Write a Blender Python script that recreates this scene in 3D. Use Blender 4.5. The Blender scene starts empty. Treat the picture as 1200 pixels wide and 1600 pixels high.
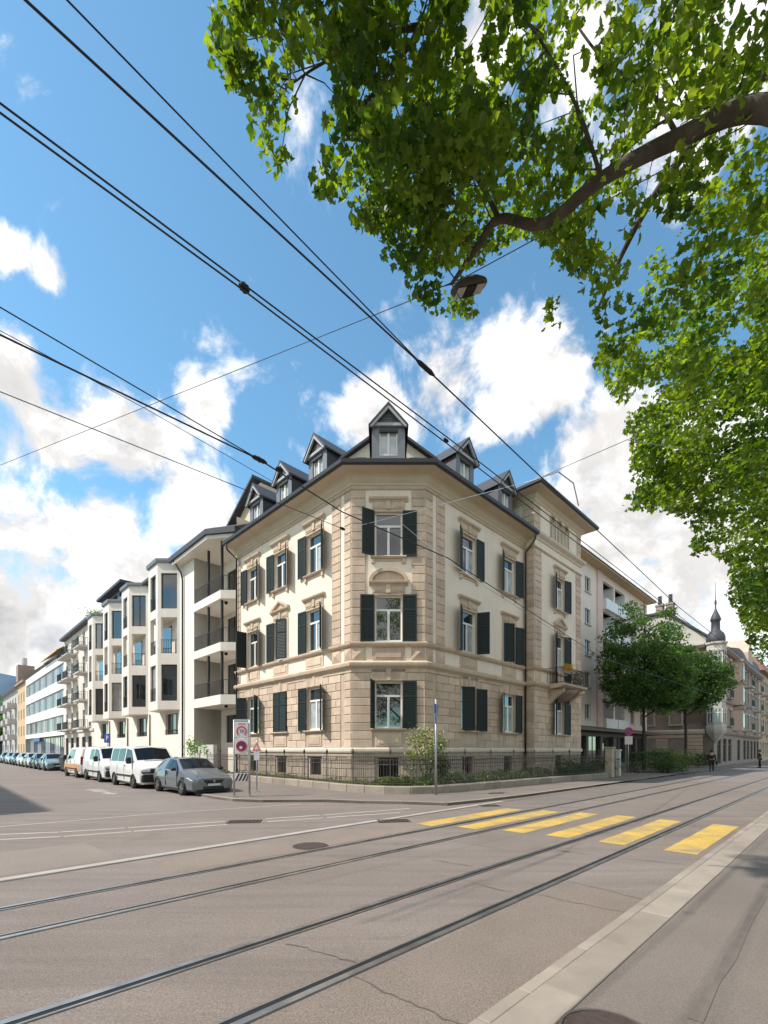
import bpy, math, random
import numpy as np
from mathutils import Vector, Matrix
random.seed(7)
rng = np.random.default_rng(11)
SC = bpy.context.scene
COL = SC.collection
PI = math.pi
def R(a): return math.radians(a)

# ------------------------------------------------------------------ camera
EYE = 1.75
FPX, HOR = 722.0, 1172.0          # focal length and horizon row, for a picture 1200 x 1600
cam = bpy.data.cameras.new('camera')
cam.sensor_width = 36.0
cam.lens = FPX / 1600 * 36.0
cam.shift_y = (HOR - 800) / 1600
cam.clip_start = 0.1
cam.clip_end = 6000
camo = bpy.data.objects.new('camera', cam)
COL.objects.link(camo)
camo.location = (0, 0, EYE)
camo.rotation_euler = (R(90), 0, 0)
SC.camera = camo

# ------------------------------------------------------------------ light
SUN_TO = Vector((-0.96, -0.28, 0)).normalized()
SUN_EL = R(50)
sund = bpy.data.lights.new('sun', 'SUN')
sund.energy = 2.75
sund.angle = R(0.8)
sund.color = (1.0, 0.95, 0.88)
suno = bpy.data.objects.new('sun', sund)
COL.objects.link(suno)
svec = Vector((SUN_TO.x * math.cos(SUN_EL), SUN_TO.y * math.cos(SUN_EL), math.sin(SUN_EL)))
suno.rotation_euler = svec.to_track_quat('Z', 'Y').to_euler()
suno.location = (-30, 0, 40)

SC.view_settings.view_transform = 'Standard'
SC.view_settings.look = 'None'
SC.view_settings.gamma = 1.0
SC.view_settings.use_curve_mapping = False
SC.view_settings.exposure = 0.95
SC.render.engine = 'CYCLES'
SC.cycles.max_bounces = 6
SC.cycles.transparent_max_bounces = 8
SC.cycles.use_adaptive_sampling = True
try: SC.cycles.use_denoising = True
except Exception: pass

def pix_dir(u, v):
    return Vector(((u - 600) / FPX, 1.0, (HOR - v) / FPX)).normalized()

world = bpy.data.worlds.new('World')
SC.world = world
world.use_nodes = True
nt = world.node_tree
nt.nodes.clear()
def WN(t, **k):
    n = nt.nodes.new(t)
    for a, b in k.items(): setattr(n, a, b)
    return n
def WL(a, b): nt.links.new(a, b)
def wmath(op, a, b=None, c=None, clamp=False):
    n = WN('ShaderNodeMath', operation=op); n.use_clamp = clamp
    for i, x in enumerate((a, b, c)):
        if x is None: continue
        if isinstance(x, (int, float)): n.inputs[i].default_value = x
        else: WL(x, n.inputs[i])
    return n.outputs[0]
def wmap(x, a, b, c=0.0, d=1.0, kind='SMOOTHSTEP'):
    n = WN('ShaderNodeMapRange', interpolation_type=kind)
    WL(x, n.inputs[0])
    for i, y in enumerate((a, b, c, d)): n.inputs[i + 1].default_value = y
    return n.outputs[0]
sky = WN('ShaderNodeTexSky', sky_type='NISHITA')
sky.sun_disc = False
sky.sun_elevation = SUN_EL
sky.sun_rotation = math.atan2(SUN_TO.x, SUN_TO.y)
sky.altitude = 400
sky.air_density = 1.0
sky.dust_density = 0.35
sky.ozone_density = 2.2
tc = WN('ShaderNodeTexCoord')
D = tc.outputs['Generated']
def wnoise(vec, scale, detail, rough, dist=0.0):
    n = WN('ShaderNodeTexNoise'); n.inputs['Scale'].default_value = scale
    n.inputs['Detail'].default_value = detail; n.inputs['Roughness'].default_value = rough
    n.inputs['Distortion'].default_value = dist
    WL(vec, n.inputs['Vector']); return n.outputs['Fac']
def woff(vec, o, s=(1, 1, 1)):
    m = WN('ShaderNodeMapping'); m.inputs['Location'].default_value = o; m.inputs['Scale'].default_value = s
    WL(vec, m.inputs['Vector']); return m.outputs[0]
# cumulus banks: (direction as seen from the junction, angular size, weight)
BANKS = [(20, 600, .10, .9), (70, 700, .17, 1), (200, 690, .16, 1), (310, 635, .075, .85), (120, 830, .22, 1), (290, 800, .14, 1), (60, 960, .25, 1), (230, 930, .2, 1),
         (10, 385, .05, .8), (75, 425, .05, .68), (600, 650, .10, .9), (700, 620, .12, 1), (800, 570, .13, 1), (860, 590, .08, .9), (760, 650, .1, .9),
         (930, 750, .14, .95), (1000, 700, .14, .95), (1030, 800, .22, 1), (1100, 900, .24, 1), (940, 850, .16, 1), (1150, 700, .2, .9),
         (955, 655, .05, .72), (745, 60, .09, .8), (930, 60, .10, .85), (1100, 100, .2, .75), (1000, 240, .08, .6), (200, 1080, .3, 1), (1000, 1050, .3, 1)]
blob = None
for (u, v, r, w) in BANKS:
    c = pix_dir(u, v)
    vm = WN('ShaderNodeVectorMath', operation='DISTANCE'); WL(D, vm.inputs[0]); vm.inputs[1].default_value = c
    b = wmap(vm.outputs['Value'], r * 0.96, 0.0, 0.0, w, 'LINEAR')
    blob = b if blob is None else wmath('SMOOTH_MAX', blob, b, 0.12)
# unseen sky behind: broken cumulus from slow noise, thickened to brighten the shaded walls
behind = WN('ShaderNodeSeparateXYZ'); WL(D, behind.inputs[0])
slow = wnoise(D, 2.6, 3, 0.5)
other = wmap(slow, 0.36, 0.60, 0.0, 1.0)
other = wmath('MULTIPLY', other, wmap(behind.outputs[1], 0.30, -0.05, 0.0, 1.0))
blob = wmath('MAXIMUM', blob, other)
n1 = wnoise(woff(D, (3.1, 1.7, 0.4)), 7.5, 14, 0.61, 0.30)
n1b = wnoise(woff(D, (3.1 - .030, 1.7, 0.4 + .045)), 7.5, 14, 0.61, 0.30)
n2 = wnoise(woff(D, (8.2, 0.3, 5.0), (1, 1, 2.2)), 3.4, 6, 0.5)
dens = wmath('ADD', wmath('MULTIPLY', blob, 0.80), wmath('MULTIPLY', wmath('SUBTRACT', n1, 0.5), 1.75))
cov = wmap(dens, 0.22, 0.56)
thick = wmap(dens, 0.35, 0.95)
light = wmap(wmath('SUBTRACT', n1, n1b), -0.10, 0.10)
shade = wmath('MULTIPLY', wmap(n2, 0.34, 0.60), thick)
low = wmap(behind.outputs[2], 0.42, 0.15)
shade = wmath('MULTIPLY', shade, wmath('MULTIPLY_ADD', low, 0.65, 0.35))
lum = wmath('ADD', wmath('MULTIPLY', light, 0.35), 0.72)
lum = wmath('MULTIPLY', lum, wmath('SUBTRACT', 1.0, wmath('MULTIPLY', shade, 0.58)))
ccol = WN('ShaderNodeMix', data_type='RGBA')
WL(shade, ccol.inputs['Factor'])
ccol.inputs['A'].default_value = (6.7, 6.5, 6.3, 1)
ccol.inputs['B'].default_value = (5.2, 5.5, 6.0, 1)
cl = WN('ShaderNodeVectorMath', operation='SCALE'); WL(ccol.outputs['Result'], cl.inputs[0]); WL(lum, cl.inputs['Scale'])
skt = WN('ShaderNodeMix', data_type='RGBA', blend_type='MULTIPLY')
skt.inputs['Factor'].default_value = 1.0
WL(sky.outputs[0], skt.inputs['A']); skt.inputs['B'].default_value = (1.02, 1.40, 1.30, 1)
mixs = WN('ShaderNodeMix', data_type='RGBA')
WL(cov, mixs.inputs['Factor']); WL(skt.outputs['Result'], mixs.inputs['A']); WL(cl.outputs[0], mixs.inputs['B'])
bg = WN('ShaderNodeBackground'); bg.inputs['Strength'].default_value = 0.10
WL(mixs.outputs['Result'], bg.inputs['Color'])
wo = WN('ShaderNodeOutputWorld'); WL(bg.outputs[0], wo.inputs['Surface'])

# ------------------------------------------------------------------ materials
MATS = {}
def mat(name, col, rough=0.7, var=0.12, scale=3.0, bump=0.0, bscale=40.0, metal=0.0, ior=1.45, spec=None, rnd=0.0, dirt=0.0, coat=0.0, tint=None, fine=0.0, fscale=180.0, streak=0.0):
    if name in MATS: return MATS[name]
    m = bpy.data.materials.new(name); m.use_nodes = True
    t = m.node_tree; N = t.nodes; L = t.links
    b = N['Principled BSDF']
    b.inputs['Roughness'].default_value = rough
    b.inputs['Metallic'].default_value = metal
    b.inputs['IOR'].default_value = ior
    if coat: b.inputs['Coat Weight'].default_value = coat; b.inputs['Coat Roughness'].default_value = 0.05
    g = N.new('ShaderNodeNewGeometry')
    def noise(s, d=6, r=0.6):
        n = N.new('ShaderNodeTexNoise'); n.inputs['Scale'].default_value = s; n.inputs['Detail'].default_value = d; n.inputs['Roughness'].default_value = r
        L.new(g.outputs['Position'], n.inputs['Vector']); return n.outputs['Fac']
    def mr(x, a, bb, c, d):
        n = N.new('ShaderNodeMapRange'); L.new(x, n.inputs[0])
        for i, y in enumerate((a, bb, c, d)): n.inputs[i + 1].default_value = y
        return n.outputs[0]
    def mul(a, bb):
        n = N.new('ShaderNodeMath'); n.operation = 'MULTIPLY'; L.new(a, n.inputs[0]); L.new(bb, n.inputs[1]); return n.outputs[0]
    f = mr(noise(scale), 0.3, 0.7, 1 - var, 1 + var)
    if fine: f = mul(f, mr(noise(fscale, 2, 0.8), 0.3, 0.7, 1 - fine, 1 + fine))
    if rnd:
        oi = N.new('ShaderNodeObjectInfo'); f = mul(f, mr(oi.outputs['Random'], 0, 1, 1 - rnd, 1 + rnd))
    if streak:
        mp = N.new('ShaderNodeMapping'); mp.inputs['Scale'].default_value = (1, 1, .07); L.new(g.outputs['Position'], mp.inputs['Vector'])
        sn = N.new('ShaderNodeTexNoise'); sn.inputs['Scale'].default_value = 4.5; sn.inputs['Detail'].default_value = 6; sn.inputs['Roughness'].default_value = .7; L.new(mp.outputs[0], sn.inputs['Vector'])
        f = mul(f, mr(sn.outputs['Fac'], .48, .75, 1.0, 1 - streak))
    if dirt: f = mul(f, mr(noise(scale * 0.35, 4, 0.75), 0.55, 0.8, 1.0, 1 - dirt))
    v = N.new('ShaderNodeVectorMath'); v.operation = 'SCALE'; v.inputs[0].default_value = col; L.new(f, v.inputs['Scale'])
    out = v.outputs[0]
    if tint:
        mx = N.new('ShaderNodeMix'); mx.data_type = 'RGBA'
        L.new(mr(noise(scale * 0.6, 3, 0.6), 0.4, 0.65, 0, 1), mx.inputs['Factor']); L.new(out, mx.inputs['A'])
        v2 = N.new('ShaderNodeVectorMath'); v2.operation = 'SCALE'; v2.inputs[0].default_value = tint; L.new(f, v2.inputs['Scale']); L.new(v2.outputs[0], mx.inputs['B'])
        out = mx.outputs['Result']
    L.new(out, b.inputs['Base Color'])
    if bump:
        bn = N.new('ShaderNodeBump'); bn.inputs['Strength'].default_value = bump; bn.inputs['Distance'].default_value = 0.02
        L.new(noise(bscale, 5, 0.7), bn.inputs['Height']); L.new(bn.outputs[0], b.inputs['Normal'])
    MATS[name] = m
    return m

M = {}
M['plaster'] = mat('cream_plaster', (0.81, 0.705, 0.58), 0.85, 0.05, 0.9, 0.06, 60, dirt=0.10, streak=.10)
M['stone'] = mat('sandstone', (0.575, 0.445, 0.335), 0.85, 0.12, 2.2, 0.22, 35, rnd=0.15, streak=.18, dirt=0.16, fine=.06)
M['trim'] = mat('carved_stone', (0.56, 0.44, 0.325), 0.85, 0.12, 2.5, 0.15, 40, dirt=0.22, streak=.16)
M['ledge'] = mat('pale_ledge', (0.66, 0.56, 0.45), 0.85, 0.08, 2.0, 0.1, 40, dirt=.15)
M['plinth'] = mat('plinth_stone', (0.39, 0.315, 0.245), 0.9, 0.16, 3.0, 0.4, 22, rnd=0.10, dirt=0.2)
M['soffit'] = mat('ochre_soffit', (0.60, 0.50, 0.37), 0.8, 0.06, 1.2)
M['shutter'] = mat('shutter_green', (0.010, 0.021, 0.020), 0.6, 0.15, 6, rnd=.15)
M['wframe'] = mat('white_window_frame', (0.78, 0.77, 0.72), 0.45, 0.03)
M['glass'] = mat('window_glass', (0.018, 0.024, 0.026), 0.02, 0.5, 0.6, ior=2.1)
M['curtain'] = mat('curtained_glass', (0.42, 0.44, 0.44), 0.05, 0.3, 2.0, ior=1.9)
M['slate'] = mat('roof_slate', (0.055, 0.056, 0.064), 0.55, 0.18, 6, 0.15, 25)
M['zinc'] = mat('zinc_sheet', (0.185, 0.19, 0.20), 0.45, 0.10, 3, metal=0.3)
M['gutter'] = mat('dark_gutter', (0.040, 0.038, 0.040), 0.45, 0.1)
M['iron'] = mat('wrought_iron', (0.022, 0.022, 0.024), 0.5, 0.2)
M['oldiron'] = mat('weathered_iron', (0.065, 0.055, 0.048), 0.7, 0.3, 8)
M['grille'] = mat('grey_louvre', (0.36, 0.37, 0.38), 0.6, 0.1)
M['render_white'] = mat('white_render', (0.80, 0.745, 0.66), 0.85, 0.05, 0.7, 0.05, 60, dirt=.07, streak=.12)
M['bronze'] = mat('dark_bronze_frame', (0.05, 0.047, 0.045), 0.4, 0.1)
M['blind'] = mat('drawn_blind', (0.30, 0.29, 0.27), 0.25, 0.25, 1.5, ior=1.8)
M['concrete'] = mat('pale_concrete', (0.56, 0.53, 0.49), 0.85, 0.08, 1.5, 0.1, 30, dirt=.15)
M['beige'] = mat('beige_render', (0.66, 0.61, 0.54), 0.85, 0.06, 0.8, streak=.15)
M['office'] = mat('office_white_panel', (0.80, 0.765, 0.74), 0.6, 0.03, 0.5, streak=.10)
M['grey_render'] = mat('grey_render', (0.45, 0.44, 0.43), 0.85, 0.08)
M['ochre'] = mat('ochre_render', (0.55, 0.41, 0.26), 0.85, 0.1)
M['pink'] = mat('pink_render', (0.80, 0.70, 0.63), 0.85, 0.05, 0.8, dirt=.08, streak=.1)
M['pinkdark'] = mat('rose_render', (0.70, 0.53, 0.48), 0.85, 0.05, 0.8)
M['rosestone'] = mat('rose_stone', (0.52, 0.385, 0.305), 0.85, 0.10, 1.5, rnd=.05, dirt=.15)
M['greystone'] = mat('grey_ashlar', (0.47, 0.45, 0.40), 0.85, 0.10, 1.5)
M['brownstone'] = mat('brown_stone', (0.30, 0.235, 0.195), 0.85, 0.15, 1.5)
M['shop'] = mat('shop_front_brown', (0.12, 0.095, 0.08), 0.6, 0.2)
M['awning'] = mat('yellow_awning', (0.62, 0.37, 0.06), 0.8, 0.08)
M['tile'] = mat('red_roof_tile', (0.30, 0.16, 0.11), 0.8, 0.2, 4)
M['rooflight'] = mat('grey_roof_tile', (0.36, 0.34, 0.34), 0.75, 0.1, 4)
M['white'] = mat('white_paint', (0.78, 0.78, 0.76), 0.4, 0.03)
M['steel'] = mat('galvanised_steel', (0.38, 0.39, 0.40), 0.45, 0.12, 8, metal=.6)
M['black'] = mat('black_rubber', (0.012, 0.012, 0.013), 0.7, 0.1)
M['bark'] = mat('plane_bark', (0.075, 0.06, 0.047), 0.9, 0.30, 5, 0.6, 12, tint=(0.13, 0.112, 0.09))
M['darkbark'] = mat('dark_bark', (0.05, 0.042, 0.036), 0.9, 0.3, 6, 0.5, 14)
M['kerb'] = mat('granite_kerb', (0.30, 0.25, 0.203), 0.85, 0.14, 2.0, 0.2, 60, rnd=.12, fine=.12, dirt=.12)
M['pavement'] = mat('pavement_asphalt', (0.188, 0.154, 0.131), 0.9, 0.12, 0.6, 0.25, 220, fine=.30, fscale=80, dirt=.20)
M['yellow'] = mat('yellow_road_paint', (0.58, 0.37, 0.075), 0.8, 0.14, 2.0, 0.1, 120, fine=.35, fscale=60, dirt=.5, tint=(0.39, 0.28, 0.125))
M['roadwhite'] = mat('white_road_paint', (0.39, 0.345, 0.305), 0.8, 0.15, 2.0, fine=.15, fscale=90, dirt=.25)
M['rail'] = mat('polished_rail_steel', (0.42, 0.41, 0.40), 0.30, 0.35, 3, metal=.85)
M['groove'] = mat('rail_groove', (0.015, 0.014, 0.014), 0.8, 0.1)
M['sealer'] = mat('bitumen_sealer', (0.105, 0.090, 0.080), 0.6, 0.2, 4, dirt=.2)
M['castiron'] = mat('cast_iron', (0.095, 0.066, 0.057), 0.6, 0.25, 20, metal=.4)
M['soil'] = mat('garden_soil', (0.06, 0.045, 0.032), 0.95, 0.3, 3)
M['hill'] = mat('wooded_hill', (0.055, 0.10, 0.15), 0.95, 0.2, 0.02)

def asphalt():
    m = bpy.data.materials.new('asphalt'); m.use_nodes = True
    t = m.node_tree; N = t.nodes; L = t.links; b = N['Principled BSDF']
    g = N.new('ShaderNodeNewGeometry')
    def noise(s, d=4, r=0.6, sc=(1, 1, 1), rot=0):
        mp = N.new('ShaderNodeMapping'); mp.inputs['Scale'].default_value = sc; mp.inputs['Rotation'].default_value = (0, 0, rot)
        L.new(g.outputs['Position'], mp.inputs['Vector'])
        n = N.new('ShaderNodeTexNoise'); n.inputs['Scale'].default_value = s; n.inputs['Detail'].default_value = d; n.inputs['Roughness'].default_value = r
        L.new(mp.outputs[0], n.inputs['Vector']); return n.outputs['Fac']
    def mr(x, a, bb, c, d):
        n = N.new('ShaderNodeMapRange'); L.new(x, n.inputs[0])
        for i, y in enumerate((a, bb, c, d)): n.inputs[i + 1].default_value = y
        return n.outputs[0]
    def mul(a, bb):
        n = N.new('ShaderNodeMath'); n.operation = 'MULTIPLY'; L.new(a, n.inputs[0]); L.new(bb, n.inputs[1]); return n.outputs[0]
    f = mr(noise(0.35, 5), .3, .7, .90, 1.10)
    f = mul(f, mr(noise(70, 3, .95), .33, .67, .45, 1.6))
    f = mul(f, mr(noise(24, 3, .9), .3, .7, .82, 1.18))
    f = mul(f, mr(noise(1.3, 4, .7, (0.10, 1.6, 1), R(-44.6)), .35, .7, 1.08, .80))   # wheel polish along the tracks
    f = mul(f, mr(noise(0.9, 6, .75), .56, .72, 1.0, .76))                             # oil and wear
    v = N.new('ShaderNodeVectorMath'); v.operation = 'SCALE'; v.inputs[0].default_value = (0.203, 0.161, 0.134); L.new(f, v.inputs['Scale'])
    v2 = N.new('ShaderNodeVectorMath'); v2.operation = 'SCALE'; v2.inputs[0].default_value = (0.208, 0.171, 0.149); L.new(f, v2.inputs['Scale'])
    mx = N.new('ShaderNodeMix'); mx.data_type = 'RGBA'; L.new(mr(noise(0.16, 3), .42, .6, 0, 1), mx.inputs['Factor'])
    L.new(v.outputs[0], mx.inputs['A']); L.new(v2.outputs[0], mx.inputs['B']); L.new(mx.outputs['Result'], b.inputs['Base Color'])
    b.inputs['Roughness'].default_value = 0.82
    bn = N.new('ShaderNodeBump'); bn.inputs['Strength'].default_value = 0.35; bn.inputs['Distance'].default_value = 0.01
    L.new(noise(120, 3, .8), bn.inputs['Height']); L.new(bn.outputs[0], b.inputs['Normal'])
    return m
M['asphalt'] = asphalt()

def leafmat(name, c1, c2, trans=0.45, rough=0.45):
    m = bpy.data.materials.new(name); m.use_nodes = True
    t = m.node_tree; N = t.nodes; L = t.links
    b = N['Principled BSDF']; b.inputs['Roughness'].default_value = rough
    at = N.new('ShaderNodeAttribute'); at.attribute_name = 'tone'
    mx = N.new('ShaderNodeMix'); mx.data_type = 'RGBA'; L.new(at.outputs['Fac'], mx.inputs['Factor'])
    mx.inputs['A'].default_value = (*c1, 1); mx.inputs['B'].default_value = (*c2, 1)
    L.new(mx.outputs['Result'], b.inputs['Base Color'])
    tr = N.new('ShaderNodeBsdfTranslucent')
    vs = N.new('ShaderNodeVectorMath'); vs.operation = 'MULTIPLY'; L.new(mx.outputs['Result'], vs.inputs[0]); vs.inputs[1].default_value = (2.9, 2.8, 0.8)
    L.new(vs.outputs[0], tr.inputs['Color'])
    ms = N.new('ShaderNodeMixShader'); ms.inputs[0].default_value = trans
    L.new(b.outputs[0], ms.inputs[1]); L.new(tr.outputs[0], ms.inputs[2])
    L.new(ms.outputs[0], N['Material Output'].inputs['Surface'])
    return m
M['leaf'] = leafmat('plane_leaf', (0.033, 0.078, 0.012), (0.145, 0.20, 0.020), 0.55)
M['leafdark'] = leafmat('street_tree_leaf', (0.029, 0.072, 0.020), (0.082, 0.145, 0.036), 0.38)
M['hedge'] = leafmat('hedge_leaf', (0.022, 0.05, 0.016), (0.06, 0.10, 0.025), 0.25)
M['shrub'] = leafmat('shrub_leaf', (0.05, 0.09, 0.03), (0.16, 0.19, 0.05), 0.3)
M['blossom'] = leafmat('cream_blossom', (0.42, 0.38, 0.20), (0.55, 0.50, 0.32), 0.3)
M['farleaf'] = leafmat('far_tree_leaf', (0.07, 0.15, 0.02), (0.15, 0.26, 0.035), 0.4)

# ------------------------------------------------------------------ mesh helpers
class MB:
    def __init__(s): s.v = []; s.f = []; s.mi = []; s.cur = 0
    def add(s, vs, fs):
        o = len(s.v); s.v += [tuple(p) for p in vs]
        for f in fs: s.f.append(tuple(i + o for i in f)); s.mi.append(s.cur)
        return s
    def box(s, x0, x1, y0, y1, z0, z1, b=0.0):
        if x0 > x1: x0, x1 = x1, x0
        if y0 > y1: y0, y1 = y1, y0
        if z0 > z1: z0, z1 = z1, z0
        if b <= 0:
            return s.add([(x0, y0, z0), (x1, y0, z0), (x1, y1, z0), (x0, y1, z0), (x0, y0, z1), (x1, y0, z1), (x1, y1, z1), (x0, y1, z1)],
                         [(3, 2, 1, 0), (4, 5, 6, 7), (0, 1, 5, 4), (1, 2, 6, 5), (2, 3, 7, 6), (3, 0, 4, 7)])
        b = min(b, (x1 - x0) * .45, (y1 - y0) * .45, (z1 - z0) * .45)
        V = []; idx = {}
        for ix, X in enumerate((x0, x1)):
            for iy, Y in enumerate((y0, y1)):
                for iz, Z in enumerate((z0, z1)):
                    bx = b if ix == 0 else -b; by = b if iy == 0 else -b; bz = b if iz == 0 else -b
                    idx[ix, iy, iz, 'x'] = len(V); V.append((X, Y + by, Z + bz))
                    idx[ix, iy, iz, 'y'] = len(V); V.append((X + bx, Y, Z + bz))
                    idx[ix, iy, iz, 'z'] = len(V); V.append((X + bx, Y + by, Z))
        F = []
        def g(a, c, e, k): return idx[a, c, e, k]
        for a in (0, 1):
            q = [g(a, 0, 0, 'x'), g(a, 1, 0, 'x'), g(a, 1, 1, 'x'), g(a, 0, 1, 'x')]; F.append(q if a else q[::-1])
            q = [g(0, a, 0, 'y'), g(0, a, 1, 'y'), g(1, a, 1, 'y'), g(1, a, 0, 'y')]; F.append(q if a else q[::-1])
            q = [g(0, 0, a, 'z'), g(1, 0, a, 'z'), g(1, 1, a, 'z'), g(0, 1, a, 'z')]; F.append(q if a else q[::-1])
        for i in (0, 1):
            for j in (0, 1):
                q = [g(i, j, 0, 'x'), g(i, j, 1, 'x'), g(i, j, 1, 'y'), g(i, j, 0, 'y')]; F.append(q if i != j else q[::-1])
                q = [g(0, i, j, 'y'), g(1, i, j, 'y'), g(1, i, j, 'z'), g(0, i, j, 'z')]; F.append(q if i != j else q[::-1])
                q = [g(i, 0, j, 'z'), g(i, 1, j, 'z'), g(i, 1, j, 'x'), g(i, 0, j, 'x')]; F.append(q if i != j else q[::-1])
        for i in (0, 1):
            for j in (0, 1):
                for k in (0, 1):
                    q = [g(i, j, k, 'x'), g(i, j, k, 'y'), g(i, j, k, 'z')]; F.append(q if (i + j + k) % 2 else q[::-1])
        return s.add(V, F)
    def prism(s, poly, z0, z1):            # plan polygon (counter-clockwise) pushed up
        n = len(poly)
        V = [(x, y, z0) for x, y in poly] + [(x, y, z1) for x, y in poly]
        F = [tuple(range(n))[::-1], tuple(range(n, 2 * n))] + [(i, (i + 1) % n, n + (i + 1) % n, n + i) for i in range(n)]
        return s.add(V, F)
    def extx(s, poly, x0, x1):             # (y, z) outline pushed along x
        n = len(poly)
        V = [(x0, y, z) for y, z in poly] + [(x1, y, z) for y, z in poly]
        F = [tuple(range(n)), tuple(range(n, 2 * n))[::-1]] + [(i, n + i, n + (i + 1) % n, (i + 1) % n) for i in range(n)]
        return s.add(V, F)
    def exty(s, poly, y0, y1):             # (x, z) outline pushed along y
        n = len(poly)
        V = [(x, y0, z) for x, z in poly] + [(x, y1, z) for x, z in poly]
        F = [tuple(range(n)), tuple(range(n, 2 * n))[::-1]] + [(i, n + i, n + (i + 1) % n, (i + 1) % n) for i in range(n)]
        return s.add(V, F)
    def tube(s, pts, r, n=6, cap=True):
        pts = [Vector(p) for p in pts]; rs = r if isinstance(r, (list, tuple)) else [r] * len(pts)
        V = []; up = Vector((0, 0, 1))
        a = None
        for i, p in enumerate(pts):
            d = (pts[min(i + 1, len(pts) - 1)] - pts[max(i - 1, 0)]).normalized()
            if a is None:
                a = d.cross(up)
                if a.length < 1e-3: a = d.cross(Vector((1, 0, 0)))
            a = (a - d * a.dot(d)).normalized(); b = d.cross(a)
            for k in range(n):
                t = 2 * PI * k / n; V.append(p + (a * math.cos(t) + b * math.sin(t)) * rs[i])
        F = []
        for i in range(len(pts) - 1):
            for k in range(n):
                F.append((i * n + k, i * n + (k + 1) % n, (i + 1) * n + (k + 1) % n, (i + 1) * n + k))
        if cap: F += [tuple(range(n))[::-1], tuple(range((len(pts) - 1) * n, len(pts) * n))]
        return s.add(V, F)
    def lathe(s, prof, n=16, cx=0, cy=0, cz=0):
        V = []; F = []
        for r, z in prof:
            for k in range(n):
                t = 2 * PI * k / n; V.append((cx + r * math.cos(t), cy + r * math.sin(t), cz + z))
        for i in range(len(prof) - 1):
            for k in range(n):
                F.append((i * n + k, i * n + (k + 1) % n, (i + 1) * n + (k + 1) % n, (i + 1) * n + k))
        F += [tuple(range(n))[::-1], tuple(range((len(prof) - 1) * n, len(prof) * n))]
        return s.add(V, F)
    def sweep(s, path, prof, closed=True, caps=True):
        """path: plan polyline, walked with the outside on its right; prof: list of (out, z)."""
        n = len(path); P = [Vector(p) for p in path]; off = []
        for i in range(n):
            d0 = (P[i] - P[i - 1]).normalized() if i > 0 else None
            d1 = (P[i + 1] - P[i]).normalized() if i < n - 1 else None
            if d0 is None: d0 = d1
            if d1 is None: d1 = d0
            n0 = Vector((d0.y, -d0.x)); n1 = Vector((d1.y, -d1.x)); b = n0 + n1
            if b.length < 1e-6: b = n0
            b = b.normalized(); off.append(b / max(0.25, b.dot(n0)))
        m = len(prof); V = []
        for i in range(n):
            for o, z in prof: q = P[i] + off[i] * o; V.append((q.x, q.y, z))
        F = []
        for i in range(n - 1):
            for k in range(m if closed else m - 1):
                a, c = i * m + k, i * m + (k + 1) % m
                F.append((a, a + m, c + m, c))
        if caps and closed: F += [tuple(range(m)), tuple(range((n - 1) * m, n * m))[::-1]]
        return s.add(V, F)
    def wall(s, x0, x1, z0, z1, ops, depth=0.22, y=0.0):
        xs = sorted({x0, x1} | {min(max(a, x0), x1) for o in ops for a in o[:2]}); zs = sorted({z0, z1} | {min(max(a, z0), z1) for o in ops for a in o[2:4]})
        for i in range(len(xs) - 1):
            for j in range(len(zs) - 1):
                cx, cz = (xs[i] + xs[i + 1]) / 2, (zs[j] + zs[j + 1]) / 2
                if any(o[0] < cx < o[1] and o[2] < cz < o[3] for o in ops): continue
                s.add([(xs[i], y, zs[j]), (xs[i + 1], y, zs[j]), (xs[i + 1], y, zs[j + 1]), (xs[i], y, zs[j + 1])], [(0, 1, 2, 3)])
        for o in ops:
            a, b, c, d = o[:4]; e = y + depth
            s.add([(a, y, c), (b, y, c), (b, y, d), (a, y, d), (a, e, c), (b, e, c), (b, e, d), (a, e, d)],
                  [(0, 4, 5, 1), (1, 5, 6, 2), (2, 6, 7, 3), (3, 7, 4, 0)])
        return s
    def mesh(s, name, mats, smooth=False):
        me = bpy.data.meshes.new(name); me.from_pydata(s.v, [], s.f)
        for m in (mats if isinstance(mats, (list, tuple)) else [mats]): me.materials.append(m)
        if any(s.mi): me.polygons.foreach_set('material_index', s.mi)
        if smooth: me.polygons.foreach_set('use_smooth', [True] * len(me.polygons))
        me.update()
        return me

class Frame:
    """a facade: x to the right seen from outside, y inwards, z up"""
    def __init__(s, ox, oy, rx, ry):
        l = math.hypot(rx, ry); s.o = Vector((ox, oy)); s.r = Vector((rx / l, ry / l)); s.i = Vector((-s.r.y, s.r.x)); s.rz = math.atan2(s.r.y, s.r.x)
    def p(s, x, y=0.0, z=0.0):
        q = s.o + s.r * x + s.i * y; return Vector((q.x, q.y, z))
    def sub(s, x, y, turn=0.0):
        q = s.p(x, y); a = s.rz + turn; return Frame(q.x, q.y, math.cos(a), math.sin(a))
W0 = Frame(0, 0, 1, 0)

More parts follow.
